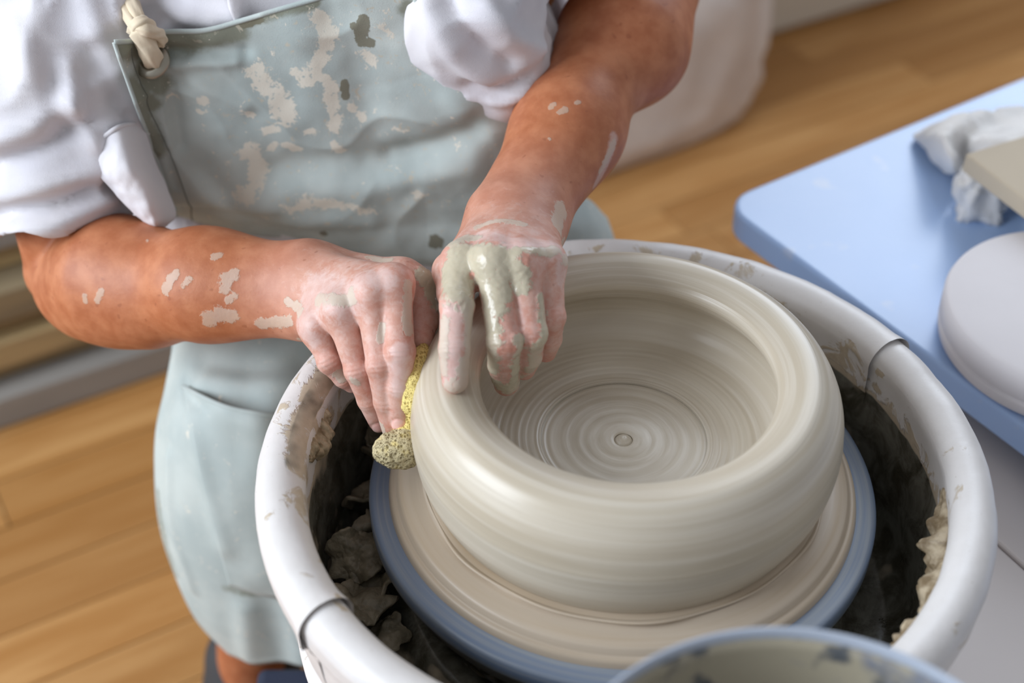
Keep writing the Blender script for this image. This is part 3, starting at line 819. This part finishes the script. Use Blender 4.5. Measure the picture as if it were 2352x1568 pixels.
def lin(V, a, b):
    """0 before a, 1 past b along the line a-b"""
    ab = b-a; return np.clip(((V-a)@ab)/(ab@ab), 0, 1)
def dress(V, F, side):
    V = np.asarray(V); N = normals(V, F); bv = bvh_of(V, F)
    red = np.zeros(len(V)); nail = np.zeros(len(V)); disp = np.zeros(len(V))
    F_ = fing if side == 'r' else fl2
    wr = P(600, 660, 1.05) if side == 'r' else P(1250, 400, 1.06)
    kn = P(800, 690, .99) if side == 'r' else P(1180, 585, .95)
    pink = lin(V, wr, kn)
    for nme, (pt, rd) in F_.items():
        q = A(*pt)
        for k, am in ((0, .45), (1, .6), (3, .8)):
            dd = np.linalg.norm(V-q[k], axis=1); rr = rd[k]*(1.9 if k < 3 else 2.0)
            red = np.maximum(red, am*np.clip(1.6-1.3*dd/rr, 0, 1)*(.6 if side == 'r' else .75))
        # wrinkles over the two finger joints on the side facing out
        for k in (1, 2):
            ax = q[k+1]-q[k-1]; ax /= np.linalg.norm(ax)
            s = (V-q[k])@ax; rad = (V-q[k])-s[:, None]*ax; rl = np.linalg.norm(rad, axis=1)
            m = (rl < rd[k]*1.35) & (np.abs(s) < .012)
            view = np.clip(-(N@FW), 0, 1)
            wv = np.cos(s*2*math.pi/.0032)*np.exp(-(s/(.0060 if k == 1 else .004))**2)
            disp += np.where(m, wv*view*(.00022 if k == 1 else .00022), 0)
            if k == 1: disp += np.where(m, .0005*np.exp(-(s/.006)**2)*view, 0)
    # tendons and the hollows between the knuckles
    mset = (hw, hm) if side == 'r' else (lw, lm)
    for k in range(4):
        a, b = A(mset[0][k], mset[1][k]); d = polydist(V, [a+(b-a)*.25, b]); t = lin(V, a, b)
        disp += .0009*np.exp(-((d-.0125)/.003)**2)*np.sin(np.pi*t)*np.clip(-(N@FW), 0, 1)+.0024*np.exp(-(np.linalg.norm(V-b-(-FW)*.010, axis=1)/.008)**2)
    # nails on the fingertips that face out
    for nme in (('index', 'ring', 'middle') if side == 'r' else ()):
        pt, rd = F_[nme]; q = A(*pt); ax = q[3]-q[2]; ax /= np.linalg.norm(ax)
        dor = -FW-ax*(-FW@ax); dor /= np.linalg.norm(dor); lat = np.cross(ax, dor)
        c = q[3]+ax*rd[3]*.15+dor*rd[3]
        e = V-c; s = e@ax/.0068; l = e@lat/.0056; f = np.sqrt(s**2+l**2)
        ok = (e@dor > -.006) & (np.linalg.norm(e, axis=1) < .012)
        nail = np.maximum(nail, np.where(ok, np.clip((1.06-f)/.14, 0, 1), 0))
        disp += np.where(ok, -.0006*np.exp(-((f-1.08)/.14)**2)+.00025*np.clip(1-f, 0, 1), 0)
    V = V+N*disp[:, None]
    Vn = N
    if side == 'r':
        clay = [([(937, 655), (938, 690), (936, 730), (938, 758)], .0048), ([(730, 690), (775, 690), (806, 684)], .005), ([(806, 672), (812, 690)], .004),
                ([(975, 630), (992, 660), (1000, 690)], .008), ([(700, 800), (708, 810)], .003), ([(775, 858), (786, 868)], .004), ([(812, 874), (820, 880)], .003), ([(874, 975), (884, 1000)], .004),
                ([(380, 665), (392, 640), (402, 632)], .0045), ([(420, 655), (436, 640)], .003), ([(515, 660), (520, 640), (535, 630)], .0052), ([(525, 690), (540, 680)], .003),
                ([(480, 735), (510, 720), (530, 725)], .0065), ([(600, 745), (640, 742), (665, 735)], .005), ([(194, 680), (196, 692)], .0025), ([(224, 690), (233, 668)], .003),
                ([(490, 590), (506, 585)], .003), ([(680, 700), (690, 720), (660, 690)], .004), ([(850, 590), (890, 598)], .004), ([(337, 552), (339, 554)], .0015), ([(878, 750), (874, 780)], .003),
                ([(690, 780), (700, 795)], .004)]
        wetl = [([(975, 630), (1000, 700)], .012), ([(918, 820), (918, 970)], .006)]
    else:
        clay = [([(1060, 590), (1110, 596), (1150, 600)], .012), ([(1045, 620), (1052, 665)], .013), ([(1115, 625), (1135, 660), (1130, 700)], .012), ([(1120, 720), (1130, 780), (1128, 840)], .008),
                ([(1078, 700), (1080, 760), (1072, 830), (1066, 880)], .0065), ([(1020, 740), (1016, 800), (1018, 850)], .005), ([(1040, 888), (1066, 884)], .007), ([(1190, 780), (1186, 830), (1180, 880)], .005),
                ([(1140, 880), (1165, 892), (1190, 880)], .008), ([(1190, 620), (1195, 650)], .008), ([(1240, 790), (1232, 830), (1220, 850)], .006), ([(1246, 690), (1250, 740), (1252, 775)], .006),
                ([(1040, 560), (1070, 545), (1090, 550)], .006), ([(1100, 520), (1160, 508), (1200, 515)], .004), ([(1290, 480), (1284, 505), (1282, 525)], .0075), ([(1180, 582), (1240, 580), (1280, 575)], .004),
                ([(1266, 246), (1272, 240)], .0025), ([(1286, 258), (1298, 252)], .003), ([(1324, 236), (1328, 234)], .002), ([(1150, 640), (1160, 680)], .006), ([(1410, 330), (1380, 390)], .004), ([(1292, 560), (1297, 600)], .005), ([(1262, 318), (1264, 320)], .0012)]
        wetl = [([(1060, 600), (1130, 610), (1200, 620)], .022), ([(1130, 620), (1150, 720), (1160, 880)], .018), ([(1210, 620), (1220, 760)], .016), ([(1045, 620), (1050, 660)], .016)]
    wm = splats(V, bv, wetl); cm = splats(V, bv, clay); idx = np.where(cm > .3)[0]
    for q in idx:
        v = V[q]; t = cm[q]+.6*fbm(v, 150, 4, 2)
        V[q] = v+Vn[q]*((.00008+.0006*min(1, 1.3*wm[q]))*min(1, max(0, t*3-1))*(1+.4*fbm(v, 330, 7, 2)))
    film = splats(V, bv, [([(705, 720), (725, 660), (790, 690)], .016), ([(830, 640), (880, 640)], .010), ([(700, 760), (720, 780)], .008), ([(918, 800), (918, 900)], .007)] if side == 'r' else
                  [([(1038, 720), (1034, 790), (1032, 860)], .010), ([(1100, 545), (1180, 560), (1270, 570)], .010), ([(1290, 590), (1290, 640)], .006), ([(1410, 320), (1370, 420)], .006)])
    return V, red, nail, pink, cm, wm, film
Vr, r1, n1_, p1, c1, w1, f1_ = dress(Vr, Fr, 'r')
Vl, r2, n2_, p2, c2, w2, f2_ = dress(Vl, Fl, 'l')
z = np.zeros(len(Vt))
V = np.vstack([Vr, Vl, Vt]); F = np.vstack([Fr, Fl+len(Vr), Ft+len(Vr)+len(Vl)])
body = obj('body', V, F, M['skin']); part(body, pot)
for nme, vals in (('red', (r1, r2, z)), ('nail', (n1_, n2_, z)), ('pink', (p1, p2, z)), ('clay', (c1, c2, z)), ('wet', (w1, w2, z)), ('film', (f1_, f2_, z))):
    attr(body, nme, np.concatenate(vals))
# hair
hb = Body().group([(hc+(0, .035, .04), hc+(0, -.02, .042), .083, .075), (hc+(0, .06, -.02), hc+(0, .05, .02), .06, .07)], .03, 0)
V, F = mesh_sdf(hb, hc-.14, hc+.15, .005)
V += .004*np.array([[fbm(v, 60, 1), fbm(v, 60, 4), fbm(v, 60, 8)] for v in V])
keep = [f for f in F if not (V[f].mean(0)[1] < hc[1]-.045 and V[f].mean(0)[2] < hc[2]+.065)]
part(obj('hair', V, keep, M['hair']), pot)

# shirt: trunk and sleeves in one piece, open at the cuffs and the neck
sh = Body()
sh.group([cap(0, .385, .93, .10, .103), cap(0, .385, .84, .098, .118), cap(0, .388, .74, .095, .120), cap(0, .40, .64, .09, .118), cap(0, .43, .54, .08, .115)], .07, 0)
sh.group([((-.40, .385, .975), (-.06, .40, 1.0), .066, .066)], .02, .07)
cuffR = P(140, 520, 1.128); cuffL = np.array([.010, .395, .865])
shR = np.array([-.452, .36, .93]); shL = np.array([-.045, .40, .99])
sh.group([(shR, P(95, 250, 1.11), .066, .060), (P(95, 250, 1.11), cuffR+.15*(cuffR-P(95, 250, 1.11)), .060, .053)], .04, .05)
sh.group([(shL, cuffL+.05*(cuffL-shL), .064, .064)], .01, .05)
sh.group([(*A((1085, 40, 1.075), (1165, 165, 1.098)), .050, .032)], .01, .035)      # the shirt bellies out past the apron
sh.group([(*A((180, 60, 1.085), (215, 250, 1.10)), .050, .030)], .01, .04)
Vs, Fs = mesh_sdf(sh, (-.60, .12, .40), (.16, .62, 1.12), .0042)
Ns = normals(Vs, Fs); bs = bvh_of(Vs, Fs)
sd = np.array([[fbm(v, 9, 3.3, 2), fbm((v[0], v[1]*2.2, v[2]*.6), 17, 9.1, 2)] for v in Vs])
rid = np.array([[(1-abs(fbm((v[0]*1.3+v[2]*.5, v[1], v[2]*1.0-v[0]*.4), 8.5, 5.5, 1)))**4-.4, (1-abs(fbm((v[0]-v[2]*.7, v[1], v[2]+v[0]*.4), 15, 2.5, 1)))**4-.4] for v in Vs])
Vs = Vs+Ns*(.003*sd[:, :1]+.0012*sd[:, 1:]+.0085*rid[:, :1]+.0042*rid[:, 1:])
fo = [([(-20, 330), (60, 300), (160, 250)], .012, .006), ([(-20, 380), (90, 345), (200, 280)], .009, -.006), ([(-20, 455), (120, 420), (230, 380)], .011, .006), ([(0, 490), (140, 470), (260, 410)], .007, -.006),
      ([(10, 530), (130, 515), (250, 455)], .010, .005), ([(160, 150), (170, 240), (215, 330)], .010, .006), ([(120, 200), (140, 280)], .012, -.006), ([(30, 60), (80, 160), (130, 230)], .014, .006), ([(220, 120), (260, 220), (290, 260)], .010, -.005),
      ([(200, 0), (230, 110), (250, 200)], .012, .005), ([(985, 20), (1040, 120), (1120, 190)], .010, .005), ([(1030, 0), (1090, 90), (1170, 150)], .010, -.007), ([(1120, 20), (1170, 80), (1235, 110)], .011, .006), ([(1080, 190), (1150, 205), (1220, 175)], .007, -.004), ([(1080, 215), (1150, 232), (1215, 210)], .007, .004),
      ([(400, 20), (460, 45), (540, 30)], .012, .006), ([(330, 40), (400, 0)], .012, -.006)]
fo = [(a_, b_*.8, c_*1.35) for a_, b_, c_ in fo]
Vs = folds(Vs, Ns, bs, fo)
axR = cuffR-P(95, 250, 1.11); axR /= np.linalg.norm(axR); axL = cuffL-shL; axL /= np.linalg.norm(axL)
cR = np.column_stack([(Vs-cuffR)@axR, np.linalg.norm(Vs-cuffR, axis=1)]); cL = np.column_stack([(Vs-cuffL)@axL, np.linalg.norm(Vs-cuffL, axis=1)])
nk = np.linalg.norm(Vs[:, :2]-np.array([TX+.005, .375]), axis=1)
wav = .004*np.sin(np.arctan2(Vs[:, 0]-cuffR[0], Vs[:, 2]-cuffR[2]+Vs[:, 1]-cuffR[1])*3)
bR = (cR[:, 0] > wav) & (cR[:, 1] < .14); bL = (cL[:, 0] > 0) & (cL[:, 1] < .13)
cut = (bR | bL)[Fs].all(1)
Vs[bR] -= axR*(cR[bR, :1]-wav[bR, None]); Vs[bL] -= axL*cL[bL, :1]
drop = (Vs[:, 2] < .47) | ((nk < .062) & (Vs[:, 2] > .98))
Fk = Fs[~drop[Fs].any(1) & ~cut]
us = np.unique(Fk); rm = -np.ones(len(Vs), int); rm[us] = np.arange(len(us))
shirt = part(obj('shirt', Vs[us], rm[Fk], M['shirt']), pot); mod_solid(shirt, .0015)

# a loose pocket of the shirt hanging out beside the apron
pk = [[(188, 342, 1.075), (235, 318, 1.066), (275, 292, 1.066), (330, 283, 1.100)],
      [(225, 395, 1.072), (262, 380, 1.060), (300, 362, 1.062), (350, 352, 1.106)],
      [(270, 450, 1.078), (300, 440, 1.066), (335, 432, 1.068), (380, 425, 1.112)],
      [(325, 500, 1.090), (342, 502, 1.080), (362, 500, 1.082), (402, 490, 1.114)],
      [(350, 522, 1.100), (358, 526, 1.096), (368, 527, 1.096), (385, 515, 1.104)]]
g_ = patch(pk, 40, 50); V = [P(*x) for x in g_.reshape(-1, 3)]
V = np.array([v+np.array([0, -1, .3])*.003*fbm((v[0], v[1], v[2]), 40, 2) for v in V])
pocket = part(obj('shirt_pocket', V, gridfaces(50, 40, True), M['shirt'], None), pot); mod_solid(pocket, .002, 0)
part(obj('pocket_hem', *tube([v-FW*.0016 for v in V[:40]], .0018, 8), M['shirt']), pot)

pl = np.array([[(520, -30), (560, -34), (600, -38), (650, -40)], [(528, 20), (575, 12), (625, 4), (690, -6)], [(540, 52), (590, 38), (645, 22), (720, 4)]], float)
bs = bvh_of(Vs, Fs); Vq = []
for q in patch(pl, 24, 16).reshape(-1, 2):
    h = bs.ray_cast(Vector(CAM), ray(*q)); Vq.append(np.array(h[0])-FW*.004)
pq0 = part(obj('shirt_placket', Vq, gridfaces(16, 24, True), M['shirt']), pot); mod_solid(pq0, .002, 0)
# apron: bib on the chest
top = catmull([(262, 97), (310, 94), (375, 74), (470, 70), (560, 46), (640, 22), (730, -4), (840, -40), (932, -62)], 120)
bot = catmull([(405, 497), (470, 516), (560, 535), (660, 550), (780, 572), (900, 596), (1000, 610), (1100, 606), (1215, 560)], 120)
lef = catmull([(262, 97), (300, 205), (345, 330), (382, 432), (405, 497)], 110)
rig = catmull([(932, -62), (970, 35), (1012, 108), (1092, 188), (1190, 256), (1222, 330), (1232, 420), (1215, 560)], 110)
NU, NVb = 150, 130
U = np.linspace(0, 1, NU); W_ = np.linspace(0, 1, NVb)
def at(c, t): return np.stack([np.interp(t, np.linspace(0, 1, len(c)), c[:, k]) for k in (0, 1)], -1)
T_, B_, L_, R_ = at(top, U), at(bot, U), at(lef, W_), at(rig, W_)
uu, vv = np.meshgrid(U, W_)
pxy = (1-vv)[..., None]*T_[None]+vv[..., None]*B_[None]+(1-uu)[..., None]*L_[:, None]+uu[..., None]*R_[:, None] \
    - ((1-uu)*(1-vv))[..., None]*T_[0]-(uu*(1-vv))[..., None]*T_[-1]-((1-uu)*vv)[..., None]*B_[0]-(uu*vv)[..., None]*B_[-1]
base = Body(); base.g = [sh.g[0], sh.g[1], sh.g[5]]
Vb0, Fb0 = mesh_sdf(base, (-.50, .18, .40), (.06, .62, 1.12), .012)
bb = bvh_of(Vb0, Fb0)
dep = np.full((NVb, NU), np.nan)
for i in range(NVb):
    for j in range(NU):
        h = bb.ray_cast(Vector(CAM), ray(*pxy[i, j]))
        if h[0] is not None: dep[i, j] = (np.array(h[0])-CAM)@FW
for i in range(NVb):
    r = dep[i]; ok = ~np.isnan(r)
    if ok.any(): dep[i] = np.interp(np.arange(NU), np.where(ok)[0], r[ok])
for i in range(1, NVb):
    if np.isnan(dep[i]).any(): dep[i] = dep[i-1]
dep = np.minimum(dep, 1.20)
for _ in range(14):
    d2 = np.pad(dep, 1, mode='edge'); dep = (d2[:-2, 1:-1]+d2[2:, 1:-1]+d2[1:-1, :-2]+d2[1:-1, 2:]+4*dep)/8
dep -= .017
dep -= .012*np.exp(-((vv-.86)/.16)**2)*np.sin(np.pi*np.clip(uu*1.05, 0, 1))      # the bib bellies out above the waist
dep -= .014*np.exp(-(uu/.10)**2)*np.clip(1.3-vv, 0, 1)
dep -= .010*np.clip((uu-.72)/.2, 0, 1)*np.clip((vv-.35)/.15, 0, 1)
dep += .030*np.clip((vv-.9)/.1, 0, 1)**2
Vb = np.array([P(pxy[i, j][0], pxy[i, j][1], dep[i, j]) for i in range(NVb) for j in range(NU)])
Fb = np.array(gridfaces(NVb, NU, True))
nb_ = normals(Vb, Fb)
if (nb_@FW).mean() > 0: Fb = Fb[:, ::-1]; nb_ = -nb_
b2 = bvh_of(Vb, Fb)
Vb = Vb+nb_*np.array([[.0022*fbm(v, 14, 6, 2)+.0010*fbm(v, 40, 3, 2)+.0035*((1-abs(fbm((v[0]+.5*v[2], v[1], v[2]*1.2-.3*v[0]), 11, 7.7, 1)))**5-.3)] for v in Vb])
Vb = folds(Vb, nb_, b2, [([(390, 120), (440, 112), (500, 122), (560, 120)], .006, -.005), ([(380, 140), (450, 140), (540, 136)], .006, .005), ([(365, 185), (372, 260), (392, 330)], .006, .0045), ([(385, 190), (400, 260), (410, 330)], .006, -.004),
      ([(400, 150), (480, 200), (560, 240)], .008, .004), ([(330, 190), (350, 260), (378, 340), (405, 430)], .0035, -.002), ([(640, 390), (760, 370), (880, 380), (1000, 330), (1090, 300)], .014, -.005), ([(660, 440), (800, 430), (940, 400), (1080, 380)], .016, .006), ([(900, 360), (1000, 345), (1080, 310)], .010, -.006),
      ([(560, 470), (700, 500), (850, 505)], .012, .005), ([(420, 485), (520, 490), (640, 492)], .008, -.004), ([(830, 150), (850, 300), (860, 380)], .014, -.003), ([(700, 100), (720, 250)], .02, .003), ([(880, 60), (960, 160), (1060, 250)], .014, .004), ([(760, 40), (880, 100), (1000, 210)], .012, -.003)])
stain = splats(Vb, b2, [([(735, 40), (752, 80), (740, 130), (705, 185)], .0075), ([(590, 165), (625, 210), (660, 260)], .010), ([(680, 165), (700, 190)], .005), ([(755, 215), (768, 255), (770, 285)], .006), ([(745, 180), (760, 200)], .005), ([(468, 224), (474, 222)], .0050), ([(511, 210), (511, 211)], .0026), ([(456, 257), (457, 258)], .0026),
      ([(575, 345), (592, 375), (590, 425), (560, 450)], .0085), ([(620, 345), (632, 330)], .003), ([(660, 330), (685, 345)], .0045), ([(660, 470), (760, 455), (820, 468), (850, 480)], .007), ([(700, 445), (740, 440)], .004), ([(935, 445), (985, 430)], .005), ([(770, 330), (780, 345)], .004), ([(840, 130), (850, 150)], .006), ([(810, 250), (830, 270)], .004), ([(560, 240), (575, 262)], .004), ([(610, 300), (640, 290)], .004), ([(880, 60), (900, 80)], .004), ([(905, 300), (930, 306)], .003), ([(700, 300), (720, 296)], .003), ([(850, 215), (860, 222)], .0028), ([(640, 240), (668, 262)], .006)])
grime = splats(Vb, b2, [([(270, 105), (330, 110), (420, 95), (540, 70)], .012), ([(285, 180), (320, 260), (350, 340)], .012), ([(330, 160), (360, 190)], .012), ([(560, 50), (640, 25), (720, 5)], .006), ([(940, 20), (1000, 110), (1080, 190), (1160, 245)], .009), ([(300, 200), (345, 240)], .01)])
dark = splats(Vb, b2, [([(836, 40), (832, 70), (828, 95), (848, 100)], .0055), ([(792, 190), (794, 225)], .0035), ([(742, 512), (744, 535)], .0035), ([(1002, 556), (1004, 558)], .0075), ([(560, 55), (600, 42)], .004), ([(812, 60), (820, 66)], .003)])
fleck = np.clip(splats(Vb, b2, [([(640, 130), (700, 250), (640, 340), (760, 460)], .06), ([(860, 80), (850, 260), (980, 430)], .06)]), 0, 1)
# apron: skirt over the right thigh and knee, reaching across to the left knee
sk_ = [[(430, 560, 1.265), (520, 580, 1.245), (640, 600, 1.235), (800, 620, 1.235), (1000, 620, 1.25), (1250, 500, 1.27), (1340, 455, 1.30), (1392, 500, 1.335)],
       [(408, 660, 1.262), (470, 680, 1.225), (600, 700, 1.205), (780, 720, 1.215), (1000, 720, 1.27), (1260, 560, 1.265), (1350, 520, 1.285), (1412, 560, 1.330)],
       [(396, 780, 1.252), (440, 785, 1.205), (560, 800, 1.185), (700, 815, 1.190), (900, 830, 1.29), (1240, 640, 1.285), (1350, 600, 1.290), (1425, 640, 1.340)],
       [(374, 890, 1.240), (425, 890, 1.190), (555, 900, 1.168), (690, 912, 1.180), (880, 930, 1.31), (1220, 740, 1.32), (1340, 700, 1.310), (1425, 730, 1.36)],
       [(356, 1000, 1.245), (408, 1002, 1.185), (540, 1010, 1.163), (680, 1020, 1.180), (880, 1040, 1.33), (1200, 840, 1.36), (1330, 800, 1.340), (1420, 830, 1.39)],
       [(361, 1150, 1.268), (420, 1160, 1.212), (550, 1170, 1.190), (690, 1180, 1.204), (880, 1200, 1.35), (1180, 960, 1.40), (1310, 920, 1.38), (1410, 940, 1.42)],
       [(392, 1300, 1.292), (450, 1310, 1.250), (570, 1320, 1.229), (705, 1330, 1.242), (890, 1350, 1.38), (1170, 1080, 1.43), (1300, 1040, 1.41), (1400, 1060, 1.45)],
       [(445, 1420, 1.320), (505, 1427, 1.287), (605, 1432, 1.268), (725, 1438, 1.276), (900, 1450, 1.40), (1160, 1180, 1.46), (1290, 1140, 1.44), (1390, 1160, 1.48)],
       [(525, 1503, 1.350), (568, 1520, 1.330), (640, 1531, 1.312), (750, 1537, 1.310), (910, 1545, 1.42), (1150, 1280, 1.49), (1280, 1240, 1.47), (1380, 1260, 1.51)]]
gs = patch(sk_, 130, 120)
Vk = np.array([P(*x) for x in gs.reshape(-1, 3)]); Fk2 = np.array(gridfaces(120, 130, True)); nk_ = normals(Vk, Fk2)
if (nk_[:130*120]@FW).mean() > 0: Fk2 = Fk2[:, ::-1]; nk_ = -nk_
b3 = bvh_of(Vk, Fk2)
Vk = Vk+nk_*np.array([[.003*fbm((v[0]*1.5, v[1], v[2]*.6), 11, 4, 2)] for v in Vk])
Vk = folds(Vk, nk_, b3, [([(420, 870), (435, 905), (480, 935)], .006, -.005), ([(470, 830), (560, 845), (690, 835)], .012, -.005), ([(480, 875), (590, 885), (700, 875)], .012, .005), ([(440, 960), (470, 1080), (520, 1250)], .010, .004), ([(600, 1000), (560, 1150), (600, 1300)], .02, .004), ([(620, 1380), (640, 1520)], .016, -.005), ([(560, 1400), (570, 1510)], .012, .004), ([(390, 1050), (400, 1200), (440, 1350)], .007, .004)])
k0 = np.zeros(len(Vk))
gk = splats(Vk, b3, [([(366, 1130), (380, 1230), (402, 1320)], .006), ([(520, 1350), (620, 1372), (700, 1385)], .006)])
Va = np.vstack([Vb, Vk]); Fa = np.vstack([Fb, Fk2+len(Vb)])
apron = part(obj('apron', Va, Fa, M['apron']), pot); mod_solid(apron, .0018, -1)
attr(apron, 'stain', np.concatenate([stain, k0])); attr(apron, 'grime', np.concatenate([grime, gk*.7])); attr(apron, 'dark', np.concatenate([dark, k0])); attr(apron, 'fleck', np.concatenate([fleck, k0+.12]))
def sub(o, par):
    o.parent = par; o.matrix_parent_inverse = Matrix.Identity(4) if par.parent is None else (Matrix.Translation(Vector(pot.location)) @ par.matrix_parent_inverse).inverted()
    return o
# skirt pocket
b3 = bvh_of(Vk, Fk2)
pe = np.array([[(424, 888), (540, 934), (668, 958)], [(470, 1120), (570, 1150), (690, 1170)], [(530, 1342), (610, 1365), (705, 1378)]], float)
gp = patch(pe, 40, 50).reshape(-1, 2)
Vp = []
for t, q in enumerate(gp):
    h = b3.ray_cast(Vector(CAM), ray(*q)); i_, j_ = divmod(t, 40)
    lift = .0045+.017*math.exp(-(i_/7)**2)*math.sin(math.pi*j_/39)
    Vp.append(np.array(h[0])-FW*lift if h[0] is not None else Vp[-1])
pq = sub(obj('apron_pocket', Vp, gridfaces(50, 40, True), M['apron']), apron); mod_solid(pq, .0018, 0)
for a_ in ('stain', 'grime', 'dark', 'fleck'): attr(pq, a_, np.zeros(len(Vp)))
sub(obj('pocket_hem', *tube(np.array(Vp[:40]), .0022, 8), M['apron']), apron)
# seams: left edge hem and stitching line of the bib, top hem
Vg = Vb.reshape(NVb, NU, 3)
h1 = sub(obj('bib_hem', *tube(Vg[:, 0], .0016, 8), M['apron']), apron)
h2 = sub(obj('bib_hem', *tube(Vg[0, :], .0020, 8), M['apron']), apron)
sub(obj('stitching', *tube(Vg[4:, 11]+nb_.reshape(NVb, NU, 3)[4:, 11]*.0003, .00035, 6), M['thread']), apron)
h3 = sub(obj('bib_hem', *tube(Vg[:118, -1], .0022, 8), M['apron']), apron)
# grommet and cord
gh = hits(b2, [(352, 142)])[0]; gn = -FW*.85+np.array([-.12, 0, .1]); gn /= np.linalg.norm(gn)
qm = Vector(gn).to_track_quat('Z', 'Y').to_matrix()
def placed(VF, c): return [np.array(qm @ Vector(v))+c for v in VF[0]], VF[1]
pr = [(.0074, .0), (.0076, .0024), (.0088, .0032), (.0106, .0027), (.0124, .0017), (.0136, .0004), (.0138, -.0008)]
gr_ = sub(obj('grommet', *placed(lathe([tuple(x) for x in catmull(pr, 24)], 64), gh-FW*.0050), M['metal']), apron); mod_solid(gr_, .0008, 0)
d0 = 1.085
def cord(name, pts, r, ply=3, tw=26):
    path = catmull([P(*q) for q in pts], 90)
    return sub(obj(name, *tube(path, r, 18, True, lambda t, a: 1+.13*math.cos(ply*(a+tw*t*1.0))), M['strap']), apron)
gd = (gh-CAM)@FW
cord('strap', [(262, -60, 1.045), (285, 10, 1.050), (312, 60, gd-.030), (336, 100, gd-.024), (348, 128, gd-.015), (354, 146, gd+.004)], [.0050]*40+[.0075]*50, 5, 3)
cord('strap', [(288, -60, 1.050), (300, 0, 1.052), (318, 45, gd-.026), (332, 82, gd-.016), (340, 118, gd-.010), (346, 142, gd+.004)], .0056, 5, 3)
cord('strap', [(318, 62, gd-.034), (335, 68, gd-.037), (352, 74, gd-.030), (364, 78, gd-.022), (370, 90, gd-.016), (366, 98, gd-.012)], .0046, 5, 3)
cord('strap', [(306, 70, gd-.02), (316, 56, gd-.036), (332, 52, gd-.036), (346, 64, gd-.028), (350, 76, gd-.016)], .0048, 5, 3)

# shorts and shoes
so = Body()
so.group([((TX-.07, .44, .49), (TX+.07, .44, .49), .108, .108)], .01, 0)
so.group([((-.31, .43, .49), (-.296, .235, .458), .080, .062), ((-.14, .45, .49), (-.06, .41, .497), .080, .062)], .02, .05)
V, F = mesh_sdf(so, (-.50, .08, .33), (.10, .60, .66), .007)
part(obj('shorts', V, F, M['shorts']), pot)
for ax_, ay_ in ((-.357, .155), (-.018, .40)):
    bd_ = Body().group([((ax_, ay_+.09, .055), (ax_, ay_+.02, .06), .045, .045), ((ax_, ay_+.02, .052), (ax_-.004, ay_-.09, .044), .046, .040), ((ax_, ay_+.075, .08), (ax_, ay_+.075, .11), .048, .046)], .03, 0)
    V, F = mesh_sdf(bd_, (ax_-.1, ay_-.2, -.02), (ax_+.1, ay_+.2, .2), .006)
    V[:, 2] = np.maximum(V[:, 2], .001)
    part(obj('shoe', V, F, M['shoe']), pot)

# stool under the potter
st = empty('stool', (TX, .46, 0)); tag(st, 'low round wooden stool under the seated potter', 'stool')
obj('seat', *lathe([tuple(x) for x in [(0, .34), (.115, .34), (.128, .345), (.132, .36), (.128, .378), (.115, .384), (0, .384)]], 64), M['plank'], st)
for k in range(4):
    a = math.pi/4+k*math.pi/2
    obj('leg', *tube([(.085*math.cos(a), .085*math.sin(a), .342), (.125*math.cos(a), .125*math.sin(a), 0)], .016), M['plank'], st)

# ------------------------------------------------------------------ sponge between the right fingers and the bowl
sg = Body()
sg.group([(*A((972, 802, .974), (962, 832, .966)), .0040, .0065), (*A((962, 832, .966), (952, 880, .960)), .0065, .0078), (*A((952, 880, .960), (951, 925, .962)), .0078, .0068), (*A((951, 925, .962), (954, 962, .974)), .0068, .0050), (*A((954, 962, .974), (940, 1004, .985)), .0050, .009),
          (*A((938, 1000, .982), (925, 1030, .970)), .010, .0115), (*A((925, 1030, .970), (892, 1034, .966)), .0115, .0105)], .010, 0)
V, F = mesh_sdf(sg, (-.20, -.08, ZB-.02), (-.10, .09, ZB+.14), .0014)
N = normals(V, F)
V = V+N*np.array([[.0012*fbm(v, 120, 5, 3)+.0006*fbm(v, 320, 2, 2)] for v in V])
o = obj('sponge', V, F, M['sponge'])
tag(o, 'yellow sponge pressed between the right fingers and the clay bowl', 'sponge')
low = np.array([(1.0 if PX(v)[1] > 985 else 0) for v in V]); 
attr(o, 'clay', np.clip(.72*low+.5*np.clip((V[:, 0]+.1425)/.006, 0, 1)*np.array([PX(v)[1] > 890 for v in V]), 0, 1))
